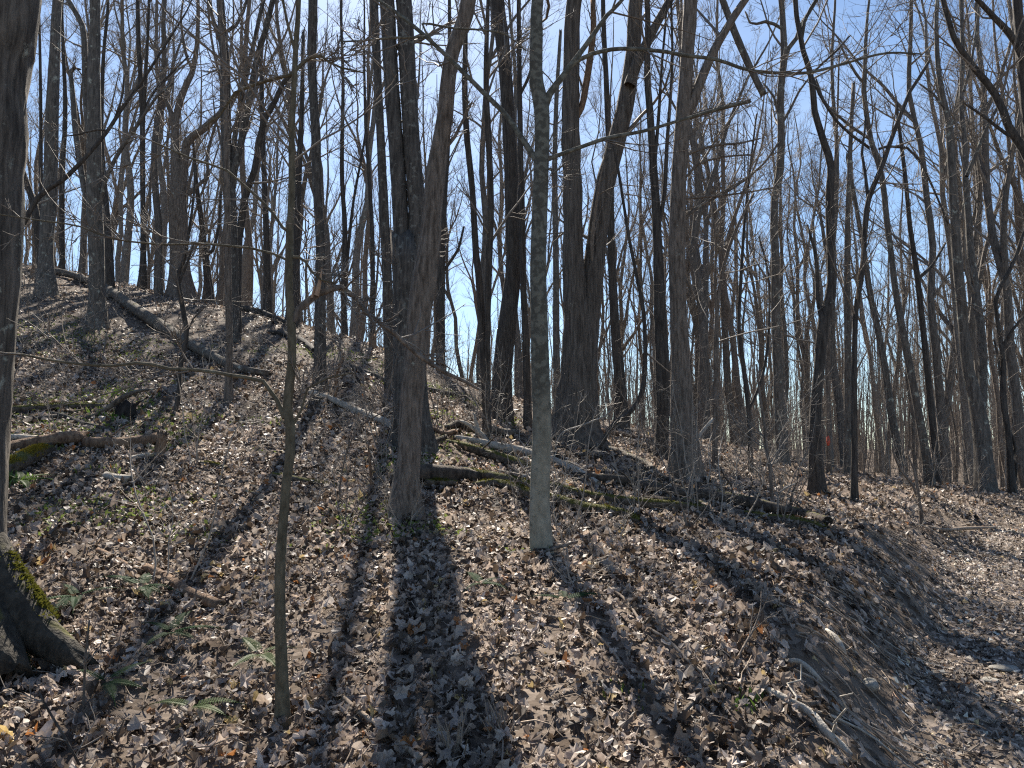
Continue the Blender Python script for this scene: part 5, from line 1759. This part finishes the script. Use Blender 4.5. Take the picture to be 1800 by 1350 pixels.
rg = np.random.default_rng(2024)
NEAR, MID, FAR = leaf_templates(), mid_templates(), far_templates()
bands = [(2.4, 7.0, 23000, NEAR, .048, .108, .42, .075, 1.15), (6.8, 12.0, 50000, MID, .045, .092, .5, .08, 1.35), (11.7, 19, 44000, MID[:3], .06, .115, .5, .08, 1.2), (18.5, 38, 60000, FAR, .08, .16, .55, .08, 1.0)]
G, Pth = [], []
for (d0, d1, n, tm, s0, s1, tilt, lift, am) in bands:
    x, y = area_pts(n, d0, d1, -.84, .84, rg)
    s = bank_s(x, y)
    inb = (s > .03) & (s < .9) & (y < 13)
    keep = ~(inb & (rg.uniform(size=n) < .5))
    clump = vnoise2(x * 1.3, y * 1.3, 61) + .5 * vnoise2(x * 4, y * 4, 62)
    keep &= rg.uniform(size=n) < np.clip(.82 + 1.0 * clump, .25, 1)
    x, y, s = x[keep], y[keep], s[keep]
    sz = rg.uniform(s0, s1, len(x)) * rg.choice([.5, .75, 1, 1.3], len(x), p=[.25, .3, .3, .15])
    sz = sz * (1 - .35 * s)
    for lst, mk in ((G, s <= .93), (Pth, s > .93)):
        if mk.any():
            lst.append(litter(x[mk], y[mk], tm, sz[mk], rg, tilt if lst is G else tilt * .55, lift if lst is G else lift * .4, am, gray=.3 * s[mk] + .1))


x = rg.uniform(.8, 9.5, 26000)
y = np.sqrt(rg.uniform(2.6 ** 2, 13 ** 2, 26000))
s = bank_s(x, y)
mk = (s > .8) & (x / y < .85)
x, y, s = x[mk], y[mk], s[mk]
v_, t_, c_ = litter(x, y, FAR, rg.uniform(.03, .085, len(x)), rg, .3, .03, 1.2, gray=.3 + 0 * x)
c_[:, :3] = np.minimum(c_[:, :3] * 1.5 + .04, .72)      # bleached, trodden fragments
Pth.append((v_, t_, c_))


def merge(lst):
    V, T_, C, o = [], [], [], 0
    for v, t, c in lst:
        V.append(v)
        T_.append(t + o)
        C.append(c)
        o += len(v)
    return np.concatenate(V), np.concatenate(T_), np.concatenate(C)


v, t, c = merge(G)
tag(link('leaf_litter', mesh_np('leaf_litter', v, None, t, M['leaf'], False, c), ground), kind='stuff')
v, t, c = merge(Pth)
tag(link('leaf_litter', mesh_np('leaf_litter', v, None, t, M['leaf'], False, c), path), kind='stuff')

# the leaves that show largest: one object each
LM = []
for k in range(12):
    V, t = NEAR[k % 6]
    X = curl(V, rg, 1, 1.15)[0]
    LM.append(mesh_np('leaf', X, None, t, M['leafobj'], False))
cnt = {'g': 0, 'p': 0}
x, y = area_pts(1400, 2.9, 6.2, -.74, .74, rg)
for a, b in sorted(zip(x, y), key=lambda q: q[1] + rg.uniform(0, 1.5)):
    s = float(bank_s(np.array(a), np.array(b)))
    if .05 < s < .93:
        continue
    par, kk, lim = (path, 'p', 60) if s >= .93 else (ground, 'g', 295)
    if cnt[kk] >= lim:
        continue
    cnt[kk] += 1
    o = link('leaf', LM[int(rg.integers(0, 12))], par)
    gxs, gys = [float(q) for q in grad(np.array(a), np.array(b))]
    nrm = Vector((-gxs + rg.normal() * .3, -gys + rg.normal() * .3, 1)).normalized()
    o.rotation_mode = 'QUATERNION'
    from mathutils import Quaternion
    o.rotation_quaternion = nrm.to_track_quat('Z', 'Y') @ Quaternion((0, 0, 1), float(rg.uniform(0, 6.28)))
    sz = float(rg.uniform(.085, .14)) * (.6 if kk == 'p' else 1)
    o.scale = (sz, sz, sz)
    o.location = (float(a), float(b), float(zat(a, b)) + .03 + .25 * sz * .4)

# fallen twigs, past counting
n = 4000
x, y = area_pts(n, 2.8, 17, -.8, .8, rg)
N = 4
az = rg.uniform(0, 6.28, n)
ln = rg.uniform(.08, .5, n)
Pm = np.empty((n, N, 3))
for k in range(N):
    az = az + rg.normal(0, .25, n)
    Pm[:, k, 0] = x if k == 0 else Pm[:, k - 1, 0] + np.cos(az) * ln / N
    Pm[:, k, 1] = y if k == 0 else Pm[:, k - 1, 1] + np.sin(az) * ln / N
    Pm[:, k, 2] = zat(Pm[:, k, 0], Pm[:, k, 1]) + rg.uniform(.02, .09, n)
Rm = rg.uniform(.002, .0062, n)[:, None] * np.linspace(1, .6, N)[None]
V, q = tubes(Pm, Rm, 3)
tag(link('twig_litter', mesh_np('twig_litter', V, q, None, M['root']), ground), kind='stuff')
print('TRIS', sum(sum(len(p.vertices) - 2 for p in me.polygons) for me in bpy.data.meshes), 'objs', len(S.objects))
